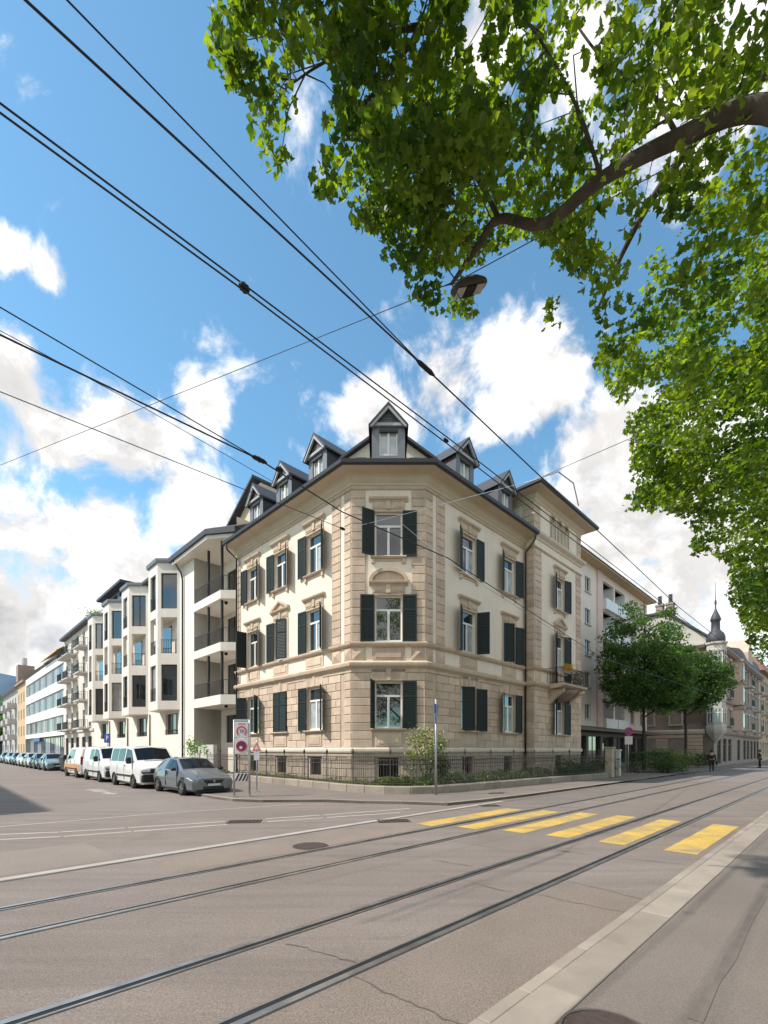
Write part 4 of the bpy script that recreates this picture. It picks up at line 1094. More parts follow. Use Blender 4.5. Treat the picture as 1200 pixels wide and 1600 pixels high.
# ---- turret house closing the view
C = Vector((35.7, 50.0, 0))
tur = thing('turret_house', 'stone corner house with an onion-domed turret closing the tram street', 'building', C)
FTA = Frame(C.x - nR.x * 14, C.y - nR.y * 14, nR.x, nR.y); FTB = Frame(C.x, C.y, dR.x, dR.y)
ax = [1.5, 4.6, 7.6, 10.4]
def old_windows(root, fr, xs, zs, w, h, m):
    for x in xs:
        for z in zs:
            o = swin(root, fr, x, z, w, h, M['wframe'], M['glass'], cols=2, transom=.7)
            part('surround', cached(('osur', w, h, m.name), lambda: MB().box(-w / 2 - .16, -w / 2, -.07, .02, 0, h).box(w / 2, w / 2 + .16, -.07, .02, 0, h).box(-w / 2 - .25, w / 2 + .25, -.16, .02, h, h + .28).box(-w / 2 - .22, w / 2 + .22, -.14, .02, -.18, 0).mesh('surround', m)), root, fr, x, 0, z, 0, o)
ZA = [4.7, 7.9, 10.7]
part('wall', MB().wall(0, 14, 0, 4.0, [(x - .7, x + .7, .9, 3.0) for x in ax], .25).mesh('wall', M['rosestone']), tur, FTA)
part('wall', MB().wall(0, 14, 4.0, 13.4, [(x - .55, x + .55, z, z + 1.9) for x in ax for z in ZA], .25).mesh('wall', M['rosestone']), tur, FTA)
old_windows(tur, FTA, ax, ZA, 1.1, 1.9, M['greystone'])
for x in ax: swin(tur, FTA, x, .9, 1.4, 2.1, M['wframe'], M['glass'], cols=2, transom=.65)
def course(root, fr, xa, xb, z, h, o, m): part('belt_course', MB().extx([(.02, z), (-o * .5, z), (-o, z + h * .5), (-o, z + h * .8), (.02, z + h)], xa, xb).mesh('belt_course', m), root, fr)
course(tur, FTA, 0, 13.2, 3.55, .5, .25, M['ledge']); course(tur, FTA, 0, 13.2, 13.0, .5, .5, M['greystone']); course(tur, FTA, 0, 13.2, 7.3, .3, .15, M['ledge'])
# rusticated courses of the ground floor
for k in range(8):
    z = .15 + k * .42; xs = [0.0]
    for x in ax: xs += [x - .75, x + .75] if 0.5 < z + .4 and z < 3.0 and z > .5 else []
    xs.append(13.0)
    for i in range(0, len(xs), 2):
        L = xs[i + 1] - xs[i]
        if L > .2: part('stone_course', block_mesh(round(L - .04, 2), .38, .06, M['rosestone'], .03), tur, FTA, xs[i] + .02, 0, z)
bxs = [2.8, 6.0, 9.2, 15.5]
part('wall', MB().wall(0, 18, 0, 13.4, [(x - .55, x + .55, z, z + 1.9) for x in bxs for z in ZA] + [(x - 1.1, x + 1.1, .4, 3.1) for x in bxs], .25).mesh('wall', M['brownstone']), tur, FTB)
old_windows(tur, FTB, bxs, ZA, 1.1, 1.9, M['rosestone'])
for x in bxs: swin(tur, FTB, x, .4, 2.2, 2.7, M['bronze'], M['glass'], cols=2, transom=.75)
course(tur, FTB, 1, 18, 3.55, .5, .3, M['brownstone']); course(tur, FTB, 1, 18, 13.0, .5, .6, M['brownstone']); course(tur, FTB, 1, 18, 7.3, .3, .2, M['brownstone'])
# bay window stack and balconies on the street front
for z in ZA:
    b = part('bay_window', MB().prism([(-1.2, 0), (-.8, -.9), (.8, -.9), (1.2, 0)], 0, 2.6).mesh('bay_window', M['rosestone']), tur, FTB, 12.4, 0, z - .5)
    part('pane', cached('bayp', lambda: MB().box(-.6, .6, -.95, -.9, 0, 1.7).box(-.03, .03, -.97, -.95, 0, 1.7).mesh('pane', M['glass'])), tur, FTB, 12.4, 0, z - .1, 0, b)
    part('bay_cornice', cached('bayc', lambda: MB().prism([(-1.35, 0.02), (-.9, -1.05), (.9, -1.05), (1.35, .02)], 0, .3).mesh('bay_cornice', M['brownstone'])), tur, FTB, 12.4, 0, z + 2.1, 0, b)
    s = part('balcony', MB().box(-1.1, 1.1, -1.0, .02, -.2, 0).mesh('balcony', M['brownstone']), tur, FTB, 4.4, 0, z - .2)
    rail(tur, FTB, 4.4, -.95, z - .2, 2.1, .9, 12, M['iron'], s, .02)
shell(tur, FTB, 0, 18, 13, 13.4, M['brownstone'])
part('roof', MB().exty([(2.0, 13.4), (14.2, 13.4), (9.5, 17.4), (6.2, 17.4)], -.1, 16).mesh('roof', M['greystone']), tur, FTA)
part('roof_cover', MB().exty([(14.4, 13.3), (14.4, 13.5), (9.6, 17.7), (6.1, 17.7), (6.1, 17.45), (9.5, 17.45)], -.4, 16).mesh('roof_cover', M['slate']), tur, FTA)
for x in (8.5, 9.6):
    c_ = part('chimney', cached('chim', lambda: MB().box(-.35, .35, -.35, .35, 0, 1.5).box(-.42, .42, -.42, .42, 1.5, 1.7).mesh('chimney', M['brownstone'])), tur, FTA, x, 1.2, 17.2)
    part('chimney_pot', cached('chimp', lambda: MB().lathe([(.22, 0), (.2, .9), (.25, 1.0)], 8).mesh('chimney_pot', M['slate'])), tur, FTA, x, 1.2, 18.9, 0, c_)
# turret
TC = Vector((C.x + .25, C.y + .1, 0))
mb = MB().lathe([(.3, 2.6), (.9, 3.0), (1.75, 3.6), (1.9, 3.9), (1.9, 4.3), (1.75, 4.4), (1.75, 6.9), (1.9, 7.1), (1.9, 7.4), (1.75, 7.5), (1.75, 9.9), (1.9, 10.1), (1.9, 10.4), (1.75, 10.5), (1.75, 12.4), (1.95, 12.6), (1.95, 12.9), (1.8, 13.0), (1.8, 13.7), (2.1, 13.9), (2.1, 14.2)], 8); mb.v = [(x * .52, y * .52, z if z < 12 else 12 + (z - 12) * .62) for x, y, z in mb.v]
tt = part('turret', mb.mesh('turret', M['greystone']), tur, W0, TC.x, TC.y, 0)
for z in (4.7, 7.8, 10.8):
    for a in (-112.5, -67.5, -157.5):
        o = part('turret_window', cached('turw', lambda: MB().box(-.26, .26, -.03, .03, 0, 1.5).mesh('turret_window', M['glass'])), tur, W0, TC.x + 0.86 * math.cos(R(a)), TC.y + 0.86 * math.sin(R(a)), z, R(a + 90), tt)
        o = part('window_bar', cached('turwb', lambda: MB().box(-.03, .03, -.06, .03, 0, 1.5).box(-.26, .26, -.06, .03, 1.05, 1.12).box(-.30, -.26, -.06, .05, 0, 1.5).box(.26, .30, -.06, .05, 0, 1.5).mesh('window_bar', M['wframe'])), tur, W0, TC.x + 0.86 * math.cos(R(a)), TC.y + 0.86 * math.sin(R(a)), z, R(a + 90), tt)
mb = MB().lathe([(2.05, 14.2), (2.15, 14.5), (2.05, 15.0), (1.7, 15.4), (1.15, 15.7), (1.0, 15.8), (.95, 16.9), (1.15, 17.0), (1.2, 17.15), (.9, 17.6), (.45, 18.1), (.18, 18.5), (.14, 18.9), (.26, 19.2), (.26, 19.4), (.1, 19.7), (.07, 20.3), (.03, 21.9)], 16); mb.v = [(x * .42, y * .42, 13.36 + (z - 14.2) * .86) for x, y, z in mb.v]
part('dome', mb.mesh('dome', M['slate'], True), tur, W0, TC.x, TC.y, 0, 0, tt)
# ---- further houses along the tram street
f1 = thing('rose_house', 'rose plastered house with stone bays past the turret house', 'building', FTB.p(26))
xs = [20.2, 23.2, 26.4, 29.6, 32.6]
part('wall', MB().wall(18, 34, 0, 13.2, [(x - .55, x + .55, z, z + 1.9) for x in xs for z in ZA] + [(x - 1.1, x + 1.1, .4, 3.1) for x in xs], .25).mesh('wall', M['brownstone']), f1, FTB)
shell(f1, FTB, 18, 34, 12, 13.2, M['rosestone'])
old_windows(f1, FTB, xs, ZA, 1.1, 1.9, M['greystone'])
for x in xs: swin(f1, FTB, x, .4, 2.2, 2.7, M['bronze'], M['glass'], cols=2, transom=.75)
course(f1, FTB, 18, 34, 3.5, .5, .4, M['brownstone']); course(f1, FTB, 18, 34, 12.8, .5, .7, M['brownstone'])
part('roof', MB().extx([(-.6, 13.3), (.3, 15.6), (5, 17), (12, 13.3)], 18, 34).mesh('roof', M['slate']), f1, FTB)
part('gable', MB().exty([(21, 13.3), (25, 13.3), (25, 15.5), (23, 17.6), (21, 15.5)], -.3, 3).mesh('gable', M['rosestone']), f1, FTB)
for x in (20.2, 29.6):
    for z in ZA:
        s = part('balcony', MB().box(-1.2, 1.2, -1.0, .02, -.2, 0).mesh('balcony', M['greystone']), f1, FTB, x, 0, z - .2)
        rail(f1, FTB, x, -.95, z - .2, 2.3, .9, 12, M['iron'], s, .02)
f2 = thing('ochre_house', 'tall ochre house with balconies at the far end of the tram street', 'building', FTB.p(44))
xs = [36, 39, 42, 45, 48, 51, 54]
part('wall', MB().wall(34, 56, 0, 14.5, [(x - .6, x + .6, z, z + 1.9) for x in xs for z in (1, 4.7, 7.9, 11.1)], .25).mesh('wall', M['ochre']), f2, FTB)
shell(f2, FTB, 34, 56, 12, 14.5, M['ochre'])
old_windows(f2, FTB, xs, (1, 4.7, 7.9, 11.1), 1.2, 1.9, M['greystone'])
for x in (37.5, 43.5, 49.5):
    for z in (4.4, 7.6, 10.8):
        s = part('balcony', MB().box(-1.4, 1.4, -1.2, .02, -.2, 0).mesh('balcony', M['greystone']), f2, FTB, x, 0, z)
        rail(f2, FTB, x, -1.1, z, 2.7, .9, 12, M['iron'], s, .02)
part('roof', MB().extx([(-.7, 14.5), (.4, 16.8), (12, 15)], 34, 56).mesh('roof', M['tile']), f2, FTB)

# distant wooded hill with its mast
hx = []
mb = MB(); n = 40
V = []
for i in range(n + 1):
    a = -1400 + 1600 * i / n
    h = 40 + 150 * math.exp(-((a + 880) / 260) ** 2) + 14 * math.sin(i * 1.3) + 8 * math.sin(i * 2.9)
    V += [(a, 1000, -1), (a, 1150, h), (a, 1400, h * .8)]
F = []
for i in range(n): F += [(3 * i, 3 * i + 3, 3 * i + 4, 3 * i + 1), (3 * i + 1, 3 * i + 4, 3 * i + 5, 3 * i + 2)]
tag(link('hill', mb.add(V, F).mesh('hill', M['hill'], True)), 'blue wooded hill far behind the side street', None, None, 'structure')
# ------------------------------------------------------------------ leaves
PLANE_V = [(0, 0, 0), (0, 1.0, -.10), (-.22, .58, .06), (-.44, .66, .14), (-.37, .36, .10), (-.52, .18, .20), (-.24, .0, .06), (.22, .58, .06), (.44, .66, .14), (.37, .36, .10), (.52, .18, .20), (.24, .0, .06)]
PLANE_F = [(0, 1, 2, 3, 4, 5, 6), (0, 11, 10, 9, 8, 7, 1)]
SIMPLE_V = [(0, 0, 0), (-.30, .42, .08), (0, 1.0, 0), (.30, .42, .08)]
SIMPLE_F = [(0, 3, 2), (0, 2, 1)]
def leaf_mesh(name, P, size, m, shape='plane', up=0.8, spread=0.75, tone=None):
    T = np.array(PLANE_V if shape == 'plane' else SIMPLE_V, float); F = PLANE_F if shape == 'plane' else SIMPLE_F
    P = np.asarray(P, float); N = len(P); k = len(T)
    n = rng.normal(0, spread, (N, 3)); n[:, 2] += up; n /= np.linalg.norm(n, axis=1)[:, None]
    r = rng.normal(0, 1, (N, 3)); r[:, 2] -= .35
    yv = r - (r * n).sum(1)[:, None] * n; yv /= np.linalg.norm(yv, axis=1)[:, None]; xv = np.cross(yv, n)
    s = size * rng.uniform(.5, 1.3, N)
    bend = rng.uniform(.3, 2.6, N)
    V = P[:, None, :] + s[:, None, None] * (T[None, :, 0, None] * xv[:, None] + (T[None, :, 1, None] - .4) * yv[:, None] + (T[None, :, 2, None] * bend[:, None, None]) * n[:, None])
    me = bpy.data.meshes.new(name); me.vertices.add(N * k); me.vertices.foreach_set('co', V.reshape(-1))
    lens = [len(f) for f in F]; fl = np.concatenate([np.array(f) for f in F]); L = len(fl)
    li = (np.arange(N)[:, None] * k + fl[None]).reshape(-1)
    me.loops.add(N * L); me.loops.foreach_set('vertex_index', li.astype(np.int32))
    st = np.cumsum([0] + lens[:-1]); ls = (np.arange(N)[:, None] * L + st[None]).reshape(-1)
    me.polygons.add(N * len(F)); me.polygons.foreach_set('loop_start', ls.astype(np.int32))
    try: me.polygons.foreach_set('loop_total', np.tile(lens, N).astype(np.int32))
    except Exception: pass
    me.update(calc_edges=True)
    at = me.attributes.new('tone', 'FLOAT', 'POINT')
    t = rng.uniform(0, 1, N) if tone is None else np.clip(tone + rng.normal(0, .22, N), 0, 1)
    at.data.foreach_set('value', np.repeat(t, k).astype(np.float32))
    me.materials.append(m); me.validate()
    return me

# ------------------------------------------------------------------ garden wall, railings and planting
GW = [LT(11.6, 2.15), Vector((-7.18, 24.75, 0)), Vector((-1.5, 18.5, 0)), Vector((-.75, 17.75, 0)), Vector((.05, 17.38, 0)), Vector((1.0, 17.28, 0)), Vector((1.85, 17.5, 0)), Vector((2.6, 18.05, 0)), Vector((13.5, 27.75, 0))]
GP = [v2(p) for p in GW]
gwall = thing('garden_wall', 'low granite garden wall curving round the corner house', 'wall', (0, 17.4, 0))
for a, b in along(GP, 1.15):
    l = round((b - a).length, 2)
    me = cached(('gws', l), lambda: MB().box(.004, l - .004, 0, .34, -.02, .385, .03).mesh('wall_stone', M['kerb']))
    o = link('wall_stone', me, gwall, (a.x, a.y - 17.4, random.uniform(-.006, .006)), math.atan2((b - a).y, (b - a).x))
soil = [GW[0], GW[1], GW[2], GW[3], GW[4], GW[5], GW[6], GW[7], GW[8], RT(15, .2), RT(9.5, -.5), RT(.5, -.6), LT(.5, -.6), LT(11.4, -.6)]
inner_soil = []
bed = link('garden_bed', MB().prism([(p.x * .995, p.y + .12) for p in soil], .0, .27).mesh('garden_bed', M['soil'])); tag(bed, None, None, None, 'structure')
# iron railings standing behind the wall
fence = thing('iron_fence', 'black iron railings on the garden wall of the corner house', 'fence', (0, 17.6, 0))
def off(path, d):
    P = [Vector(p) for p in path]; out = []
    for i in range(len(P)):
        t = (P[min(i + 1, len(P) - 1)] - P[max(i - 1, 0)]).normalized(); out.append(P[i] + Vector((-t.y, t.x)) * d)
    return out
FPTH = off(GP, .22)
pk_me = MB().box(-.006, .006, -.006, .006, 0, 1.08).add([(-.02, 0, 1.08), (0, -.02, 1.08), (.02, 0, 1.08), (0, .02, 1.08), (0, 0, 1.2)], [(0, 1, 4), (1, 2, 4), (2, 3, 4), (3, 0, 4), (3, 2, 1, 0)]).mesh('picket', M['oldiron'])
po_me = MB().box(-.018, .018, -.018, .018, 0, 1.25).lathe([(.02, 1.25), (.05, 1.30), (.05, 1.34), (.012, 1.44), (.0, 1.5)], 8).mesh('post', M['oldiron'])
sc_me = MB()
for s in (-1, 1): sc_me.tube([(0, 0, 0), (s * .035, 0, .05), (s * .04, 0, .10), (0, 0, .15)], .006, 4)
sc_me = sc_me.mesh('scroll', M['oldiron'])
zf = .36; cnt = 0
segs = along([(p.x, p.y) for p in FPTH], .128)
for i, (a, b) in enumerate(segs):
    ang = math.atan2((b - a).y, (b - a).x)
    if i % 14 == 0: link('post', po_me, fence, (a.x, a.y - 17.6, zf), ang)
    elif cnt < 290: link('picket', pk_me, fence, (a.x, a.y - 17.6, zf), ang); cnt += 1
    if 30 < i < 260: link('scroll', sc_me, fence, (a.x, a.y - 17.6, zf + .84), ang)
for z in (.10, .82, 1.0):
    link('rail', MB().sweep([v2(p) for p in FPTH], [(-.011, zf + z), (.011, zf + z), (.011, zf + z + .03), (-.011, zf + z + .03)]).mesh('rail', M['oldiron']), fence, (0, -17.6, 0))

def scatter_strip(path, w0, w1, z0, z1, n):
    P = [Vector(p) for p in path]; Ls = [(P[i + 1] - P[i]).length for i in range(len(P) - 1)]; tot = sum(Ls); out = []
    for _ in range(n):
        s = random.uniform(0, tot); i = 0
        while i < len(Ls) - 1 and s > Ls[i]: s -= Ls[i]; i += 1
        t = (P[i + 1] - P[i]).normalized(); q = P[i] + t * s + Vector((-t.y, t.x)) * random.uniform(w0, w1)
        hh = z1 * (.45 + .55 * abs(math.sin(q.x * 1.7 + 1.3 * math.sin(q.y * 1.1))))
        out.append((q.x, q.y, z0 + (hh - z0) * random.random() ** .7))
    return out
right_path = [GP[5], GP[6], GP[7], GP[8]]
tag(link('ground_cover', leaf_mesh('ground_cover', scatter_strip(right_path, .4, 2.2, .26, .80, 11000), .10, M['hedge'], 'simple')), 'dark green ground cover along the tram street side of the garden', 'ground cover', None, 'stuff')
tag(link('flower_border', leaf_mesh('flower_border', scatter_strip([GP[2], GP[3], GP[4], GP[5], GP[6]], .35, 1.6, .26, .66, 5200), .11, M['shrub'], 'simple', .6)), 'yellow green border plants at the rounded garden corner', 'plants', None, 'stuff')
tag(link('weeds', leaf_mesh('weeds', scatter_strip([GP[0], GP[1], GP[2]], .4, 1.6, .24, .55, 3600), .08, M['shrub'], 'simple')), 'sparse low weeds behind the garden wall on the side street', 'weeds', None, 'stuff')

def shrub(name, label, c, rx, ry, h, n, leaf, m, stem=True, z0=.25, group=None, box=False, cat='shrub', clumps=26):
    t = thing(name, label, cat, c, 0, group)
    pts = []
    if box:
        for _ in range(n):
            f = random.choice('xyzxyt'); x, y, z = random.uniform(-rx, rx), random.uniform(-ry, ry), random.uniform(z0, h)
            j = random.gauss(0, .05)
            if f == 'x': x = random.choice((-rx, rx)) + j
            elif f == 'y': y = random.choice((-ry, ry)) + j
            else: z = h + j
            pts.append((x, y, z))
    else:
        cs = []
        for _ in range(clumps):
            a = random.uniform(0, 2 * PI); r = random.random() ** .5; cs.append((rx * r * math.cos(a), ry * r * math.sin(a), z0 + (h - z0) * random.uniform(.25, .95)))
        for _ in range(n):
            k = random.choice(cs); pts.append((k[0] + random.gauss(0, rx * .22), k[1] + random.gauss(0, ry * .22), max(.05, k[2] + random.gauss(0, h * .10))))
    link('crown', leaf_mesh('crown', pts, leaf, m, 'simple', .5, .9), t)
    if stem:
        mb = MB()
        for k in range(7):
            a = random.uniform(0, 2 * PI); r = random.uniform(.2, .8)
            mb.tube([(0, 0, 0), (rx * r * .5 * math.cos(a), ry * r * .5 * math.sin(a), h * .4), (rx * r * math.cos(a), ry * r * math.sin(a), h * .8)], [.02, .014, .006], 5)
        link('trunk', mb.mesh('trunk', M['darkbark']), t)
    return t
s1 = shrub('flowering_shrub', 'tall pale flowering shrub behind the railings beside the corner post', (1.75, 19.2, .2), .75, .6, 2.35, 900, .13, M['shrub'])
link('blossom', leaf_mesh('blossom', [(random.gauss(-.1, .42), random.gauss(0, .35), random.uniform(1.3, 2.5)) for _ in range(420)], .09, M['blossom'], 'simple'), s1)
shrub('evergreen_bush', 'dark upright bush beside the flowering shrub at the garden corner', (2.35, 19.3, .2), .35, .35, 1.35, 900, .10, M['hedge'])
shrub('potted_shrub', 'small bright green shrub in front of the balcony corner', (-10.9, 27.0, .1), .5, .5, 2.1, 500, .12, M['farleaf'], z0=1.2)
hx = [(19.6, 34.2, 1.15, .9, 1.5, 'dark clipped hedge block in front of the pink shops')]
for x, y, rx, ry, h, l in hx: shrub('hedge', l, (x, y, 0), rx, ry, h, 3200, .12, M['hedge'], False, .05, None, True, 'hedge')
shrub('round_shrub', 'bright green rounded shrub by the slim tree trunk', (21.9, 35.2, 0), 1.5, 1.0, 1.75, 2600, .14, M['shrub'], False, .1)
shrub('low_shrub', 'low dark shrub mound in front of the clipped hedge', (20.8, 33.4, 0), .95, .8, .85, 1500, .12, M['hedge'], False, .05)
shrub('planter_shrub', 'dark shrub bed at the foot of the second street tree', (29.6, 44.2, 0), 1.9, 1.0, 1.3, 2400, .15, M['hedge'], False, .05)
shrub('garden_hedge', 'dark hedge filling the far end of the corner garden', (13.1, 29.3, 0), 1.6, 1.0, 1.15, 2200, .12, M['hedge'], False, .1)

def gatepost(c, w, h, m, label, cap=True):
    t = thing('gatepost', label, 'post', c, math.atan2(dR.y, dR.x))
    link('shaft', MB().box(-w / 2, w / 2, -w / 2, w / 2, 0, h, .02).mesh('shaft', m), t)
    if cap: link('cap', MB().box(-w / 2 - .05, w / 2 + .05, -w / 2 - .05, w / 2 + .05, h + .002, h + .1, .02).mesh('cap', m), t)
    return t
gatepost((13.75, 28.15, .09), .42, 1.75, M['plinth'], 'brownish stone gatepost where the garden wall ends')
gatepost((15.0, 29.6, .09), .26, 1.6, M['concrete'], 'slim pale gatepost just past the wider stone one')

# ------------------------------------------------------------------ signs
def text_mesh(txt, size, m, bold=0.0):
    cu = bpy.data.curves.new('txt', 'FONT'); cu.body = txt; cu.size = size; cu.align_x = 'CENTER'; cu.align_y = 'CENTER'; cu.extrude = .002; cu.offset = bold
    o = bpy.data.objects.new('txt', cu); COL.objects.link(o)
    dg = bpy.context.evaluated_depsgraph_get(); me = bpy.data.meshes.new_from_object(o.evaluated_get(dg))
    COL.objects.unlink(o); bpy.data.objects.remove(o)
    me.transform(Matrix.Rotation(PI / 2, 4, 'X')); me.materials.clear(); me.materials.append(m)
    return me
RED = mat('sign_red', (0.50, 0.03, 0.04), .5, .05); BLUE = mat('sign_blue', (0.03, 0.07, 0.30), .5, .05); SW = mat('sign_white', (0.56, 0.53, 0.52), .5, .05)
PLUM = mat('sign_plum', (0.13, .015, .08), .5, .05); SBLK = mat('sign_black', (.015, .015, .015), .5, .05)
def disc(r, y0, y1, n=28): return MB().add([(r * math.cos(2 * PI * k / n), y0, r * math.sin(2 * PI * k / n)) for k in range(n)] + [(r * math.cos(2 * PI * k / n), y1, r * math.sin(2 * PI * k / n)) for k in range(n)], [tuple(range(n)), tuple(range(n, 2 * n))[::-1]] + [(k, n + k, n + (k + 1) % n, (k + 1) % n) for k in range(n)])
def ring(r0, r1, y0, y1, a0=0, a1=2 * PI, n=28):
    mb = MB()
    for k in range(n):
        t0, t1 = a0 + (a1 - a0) * k / n, a0 + (a1 - a0) * (k + 1) / n
        mb.exty([(r0 * math.cos(t0), r0 * math.sin(t0)), (r1 * math.cos(t0), r1 * math.sin(t0)), (r1 * math.cos(t1), r1 * math.sin(t1)), (r0 * math.cos(t1), r0 * math.sin(t1))], y0, y1)
    return mb
sg = thing('traffic_sign', 'grey two-post sign with zone panel, round sign and striped board', 'sign', (-5.06, 16.45, .09), R(3))
for x in (-.27, .27):
    link('post', MB().tube([(x, 0, 0), (x, 0, 2.74)], .035, 10).mesh('post', M['steel'], True), sg); link('foot', MB().box(x - .08, x + .08, -.08, .08, 0, .03).mesh('foot', M['steel']), sg)
link('frame', MB().box(-.27, .27, -.02, .02, 2.68, 2.76).box(-.27, .27, -.015, .015, .78, .80).mesh('frame', M['steel']), sg)
p1 = link('panel', MB().box(-.235, .235, -.045, -.02, 2.1, 2.66, .01).mesh('panel', SW), sg)
link('red_ring', ring(.135, .185, -.052, -.04, -.9, PI + .9).mesh('red_ring', RED), p1, (0, 0, 2.33))
link('lettering', text_mesh('ZONE', .09, RED), p1, (0, -.048, 2.585)); link('numerals', text_mesh('30', .17, SBLK), p1, (.01, -.048, 2.33))
p2 = link('panel', MB().box(-.235, .235, -.045, -.02, 1.52, 2.08, .01).mesh('panel', SW), sg)
link('round_sign', disc(.19, -.055, -.04).mesh('round_sign', PLUM), p2, (0, 0, 1.80)); link('red_ring', ring(.16, .192, -.06, -.05).mesh('red_ring', RED), p2, (0, 0, 1.80)); link('symbol', disc(.055, -.062, -.05, 16).mesh('symbol', SW), p2, (-.02, 0, 1.75))
st = link('striped_board', MB().box(-.24, .24, -.045, -.02, .56, .84, .005).mesh('striped_board', SW), sg)
for k in range(4):
    x = -.22 + k * .125
    link('stripe', MB().exty([(x - .02, .565), (x + .045, .565), (min(x + .175, .235), .835), (min(x + .11, .235), .835)], -.05, -.04).mesh('stripe', SBLK), st)
ws = thing('warning_post', 'slim post with red triangle and small white plate on the pavement', 'sign', (-5.05, 18.35, .09))
link('post', MB().tube([(0, 0, 0), (0, 0, 2.05)], .025, 8).mesh('post', M['steel'], True), ws); link('foot', MB().box(-.1, .1, -.1, .1, 0, .03).mesh('foot', M['steel']), ws)
link('plate', MB().box(-.11, .11, -.035, -.025, 1.26, 1.58).mesh('plate', SW), ws)
tri = link('triangle', MB().exty([(-.19, 1.62), (.19, 1.62), (0, 1.98)], -.04, -.025).mesh('triangle', mat('faded_red', (.55, .17, .15), .6)), ws)
link('triangle_field', MB().exty([(-.09, 1.68), (.09, 1.68), (0, 1.86)], -.046, -.038).mesh('triangle_field', SW), tri)
pp = thing('street_post', 'galvanised post with narrow blue plates at the garden corner', 'sign', (1.93, 17.15, .09))
link('post', MB().tube([(0, 0, 0), (0, 0, 3.55)], .045, 10).mesh('post', M['steel'], True), pp)
for k, z in enumerate((3.0, 2.62)):
    o = link('plate', MB().box(-.28, .28, -.012, .012, 0, .36).mesh('plate', BLUE), pp, (0, -.04, z), R(72 + 6 * k))
ps = thing('parking_sign', 'blue parking sign on a pole beside the white vans', 'sign', (*v2(LT(21.5, 5.0)), .09), R(-20))
link('post', MB().tube([(0, 0, 0), (0, 0, 2.9)], .035, 8).mesh('post', M['steel'], True), ps)
pl = link('plate', MB().box(-.32, .32, -.05, -.03, 2.2, 2.85, .01).mesh('plate', BLUE), ps); link('letter', text_mesh('P', .5, SW, .01), pl, (0, -.055, 2.52))
ns = thing('round_sign', 'round blue and red sign over a white plate by the clipped hedge', 'sign', (17.55, 33.2, 0))
link('post', MB().tube([(0, 0, 0), (0, 0, 3.4)], .04, 8).mesh('post', M['steel'], True), ns)
dd = link('disc', disc(.30, -.06, -.04).mesh('disc', BLUE), ns, (0, 0, 3.1)); link('red_ring', ring(.23, .30, -.07, -.05).mesh('red_ring', RED), dd); link('bar', MB().exty([(-.22, .16), (-.16, .22), (.22, -.16), (.16, -.22)], -.068, -.05).mesh('bar', RED), dd)
link('plate', MB().box(-.28, .28, -.06, -.04, 2.15, 2.75).mesh('plate', SW), ns)
# wheeled refuse containers
for i, (t, l) in enumerate(((25.6, 'dark grey refuse container nearest the white vans'), (27.6, 'dark grey refuse container behind another one by the parked cars'))):
    c = LT(t, 6.2); b = thing('refuse_container', l, 'container', (c.x, c.y, 0), math.atan2(FL.r.y, FL.r.x), 'refuse containers beside the vans')
    link('body', MB().add([(-.75, -.5, .2), (.75, -.5, .2), (.75, .5, .2), (-.75, .5, .2), (-.85, -.62, 1.15), (.85, -.62, 1.15), (.85, .62, 1.15), (-.85, .62, 1.15)], [(3, 2, 1, 0), (4, 5, 6, 7), (0, 1, 5, 4), (1, 2, 6, 5), (2, 3, 7, 6), (3, 0, 4, 7)]).mesh('body', mat('container_grey', (.035, .038, .04), .6)), b)
    link('lid', MB().extx([(-.64, 1.16), (-.4, 1.36), (.4, 1.36), (.64, 1.16)], -.88, .88).mesh('lid', mat('container_grey', (.035, .038, .04), .6)), b)
    for sx in (-1, 1):
        for sy in (-1, 1): link('wheel', cached('cw', lambda: MB().box(-.04, .04, -.1, .1, 0, .2, .04).mesh('wheel', M['black'])), b, (sx * .6, sy * .4, 0))

# ------------------------------------------------------------------ overhead line
WIRE = mat('overhead_cable', (.018, .018, .02), .5, .1)
def at(u, v, z):                              # point at height z seen at a place in the photograph
    Y = (z - EYE) * FPX / (HOR - v); return Vector(((u - 600) / FPX * Y, Y, z))
def wire(pts, r, label, sag=0.0, name='overhead_wire', m=None, cat='wire'):
    P = []
    for i in range(len(pts) - 1):
        n = 10
        for k in range(n):
            f = k / n; p = pts[i].lerp(pts[i + 1], f); p.z -= sag * 4 * f * (1 - f); P.append(p)
    P.append(pts[-1])
    return tag(link(name, MB().tube(P, r * .8, 5).mesh(name, m or WIRE, True)), label, cat, 'overhead tram wires')
def ext(a, b, f): return a + (b - a) * f
A1 = at(40, 0, 5.55); A2 = at(665, 575, 5.5)
far = RD(70, 2.9, 5.5)
wire([ext(A2, A1, 2.2), A2, at(1060, 948, 5.5), far], .010, 'thick upper wire over the near track meeting a clamp above the dormers')
wire([ext(A2, at(105, 0, 5.75), 2.2), A2], .007, 'thin wire converging with the thick upper wire at its clamp')
C1a, C1b = at(0, 161, 5.42), at(383, 446, 5.4); C2a, C2b = at(0, 176, 5.34), at(380, 453, 5.33)
Cend = RD(75, 3.3, 5.4)
wire([ext(C1b, C1a, 2), C1b, at(700, 684, 5.4), at(835, 788, 5.4), Cend], .0085, 'upper of the two parallel wires crossing above the middle dormer')
wire([ext(C2b, C2a, 2), C2b, at(697, 692, 5.33), at(832, 796, 5.33), Cend + Vector((0, 0, -.08))], .0085, 'lower of the two parallel wires crossing above the middle dormer')
D0 = at(405, 718, 5.75)
wire([ext(D0, at(0, 480, 6.0), 1.6), D0], .009, 'topmost thin wire of the left bundle running down to its clamp')
wire([ext(D0, at(0, 523, 5.75), 1.6), D0, at(535, 800, 5.72), at(700, 872, 5.7), at(940, 1028, 5.7), RD(75, 6.1, 5.7)], .013, 'contact wire of the far track running past the left dormers')
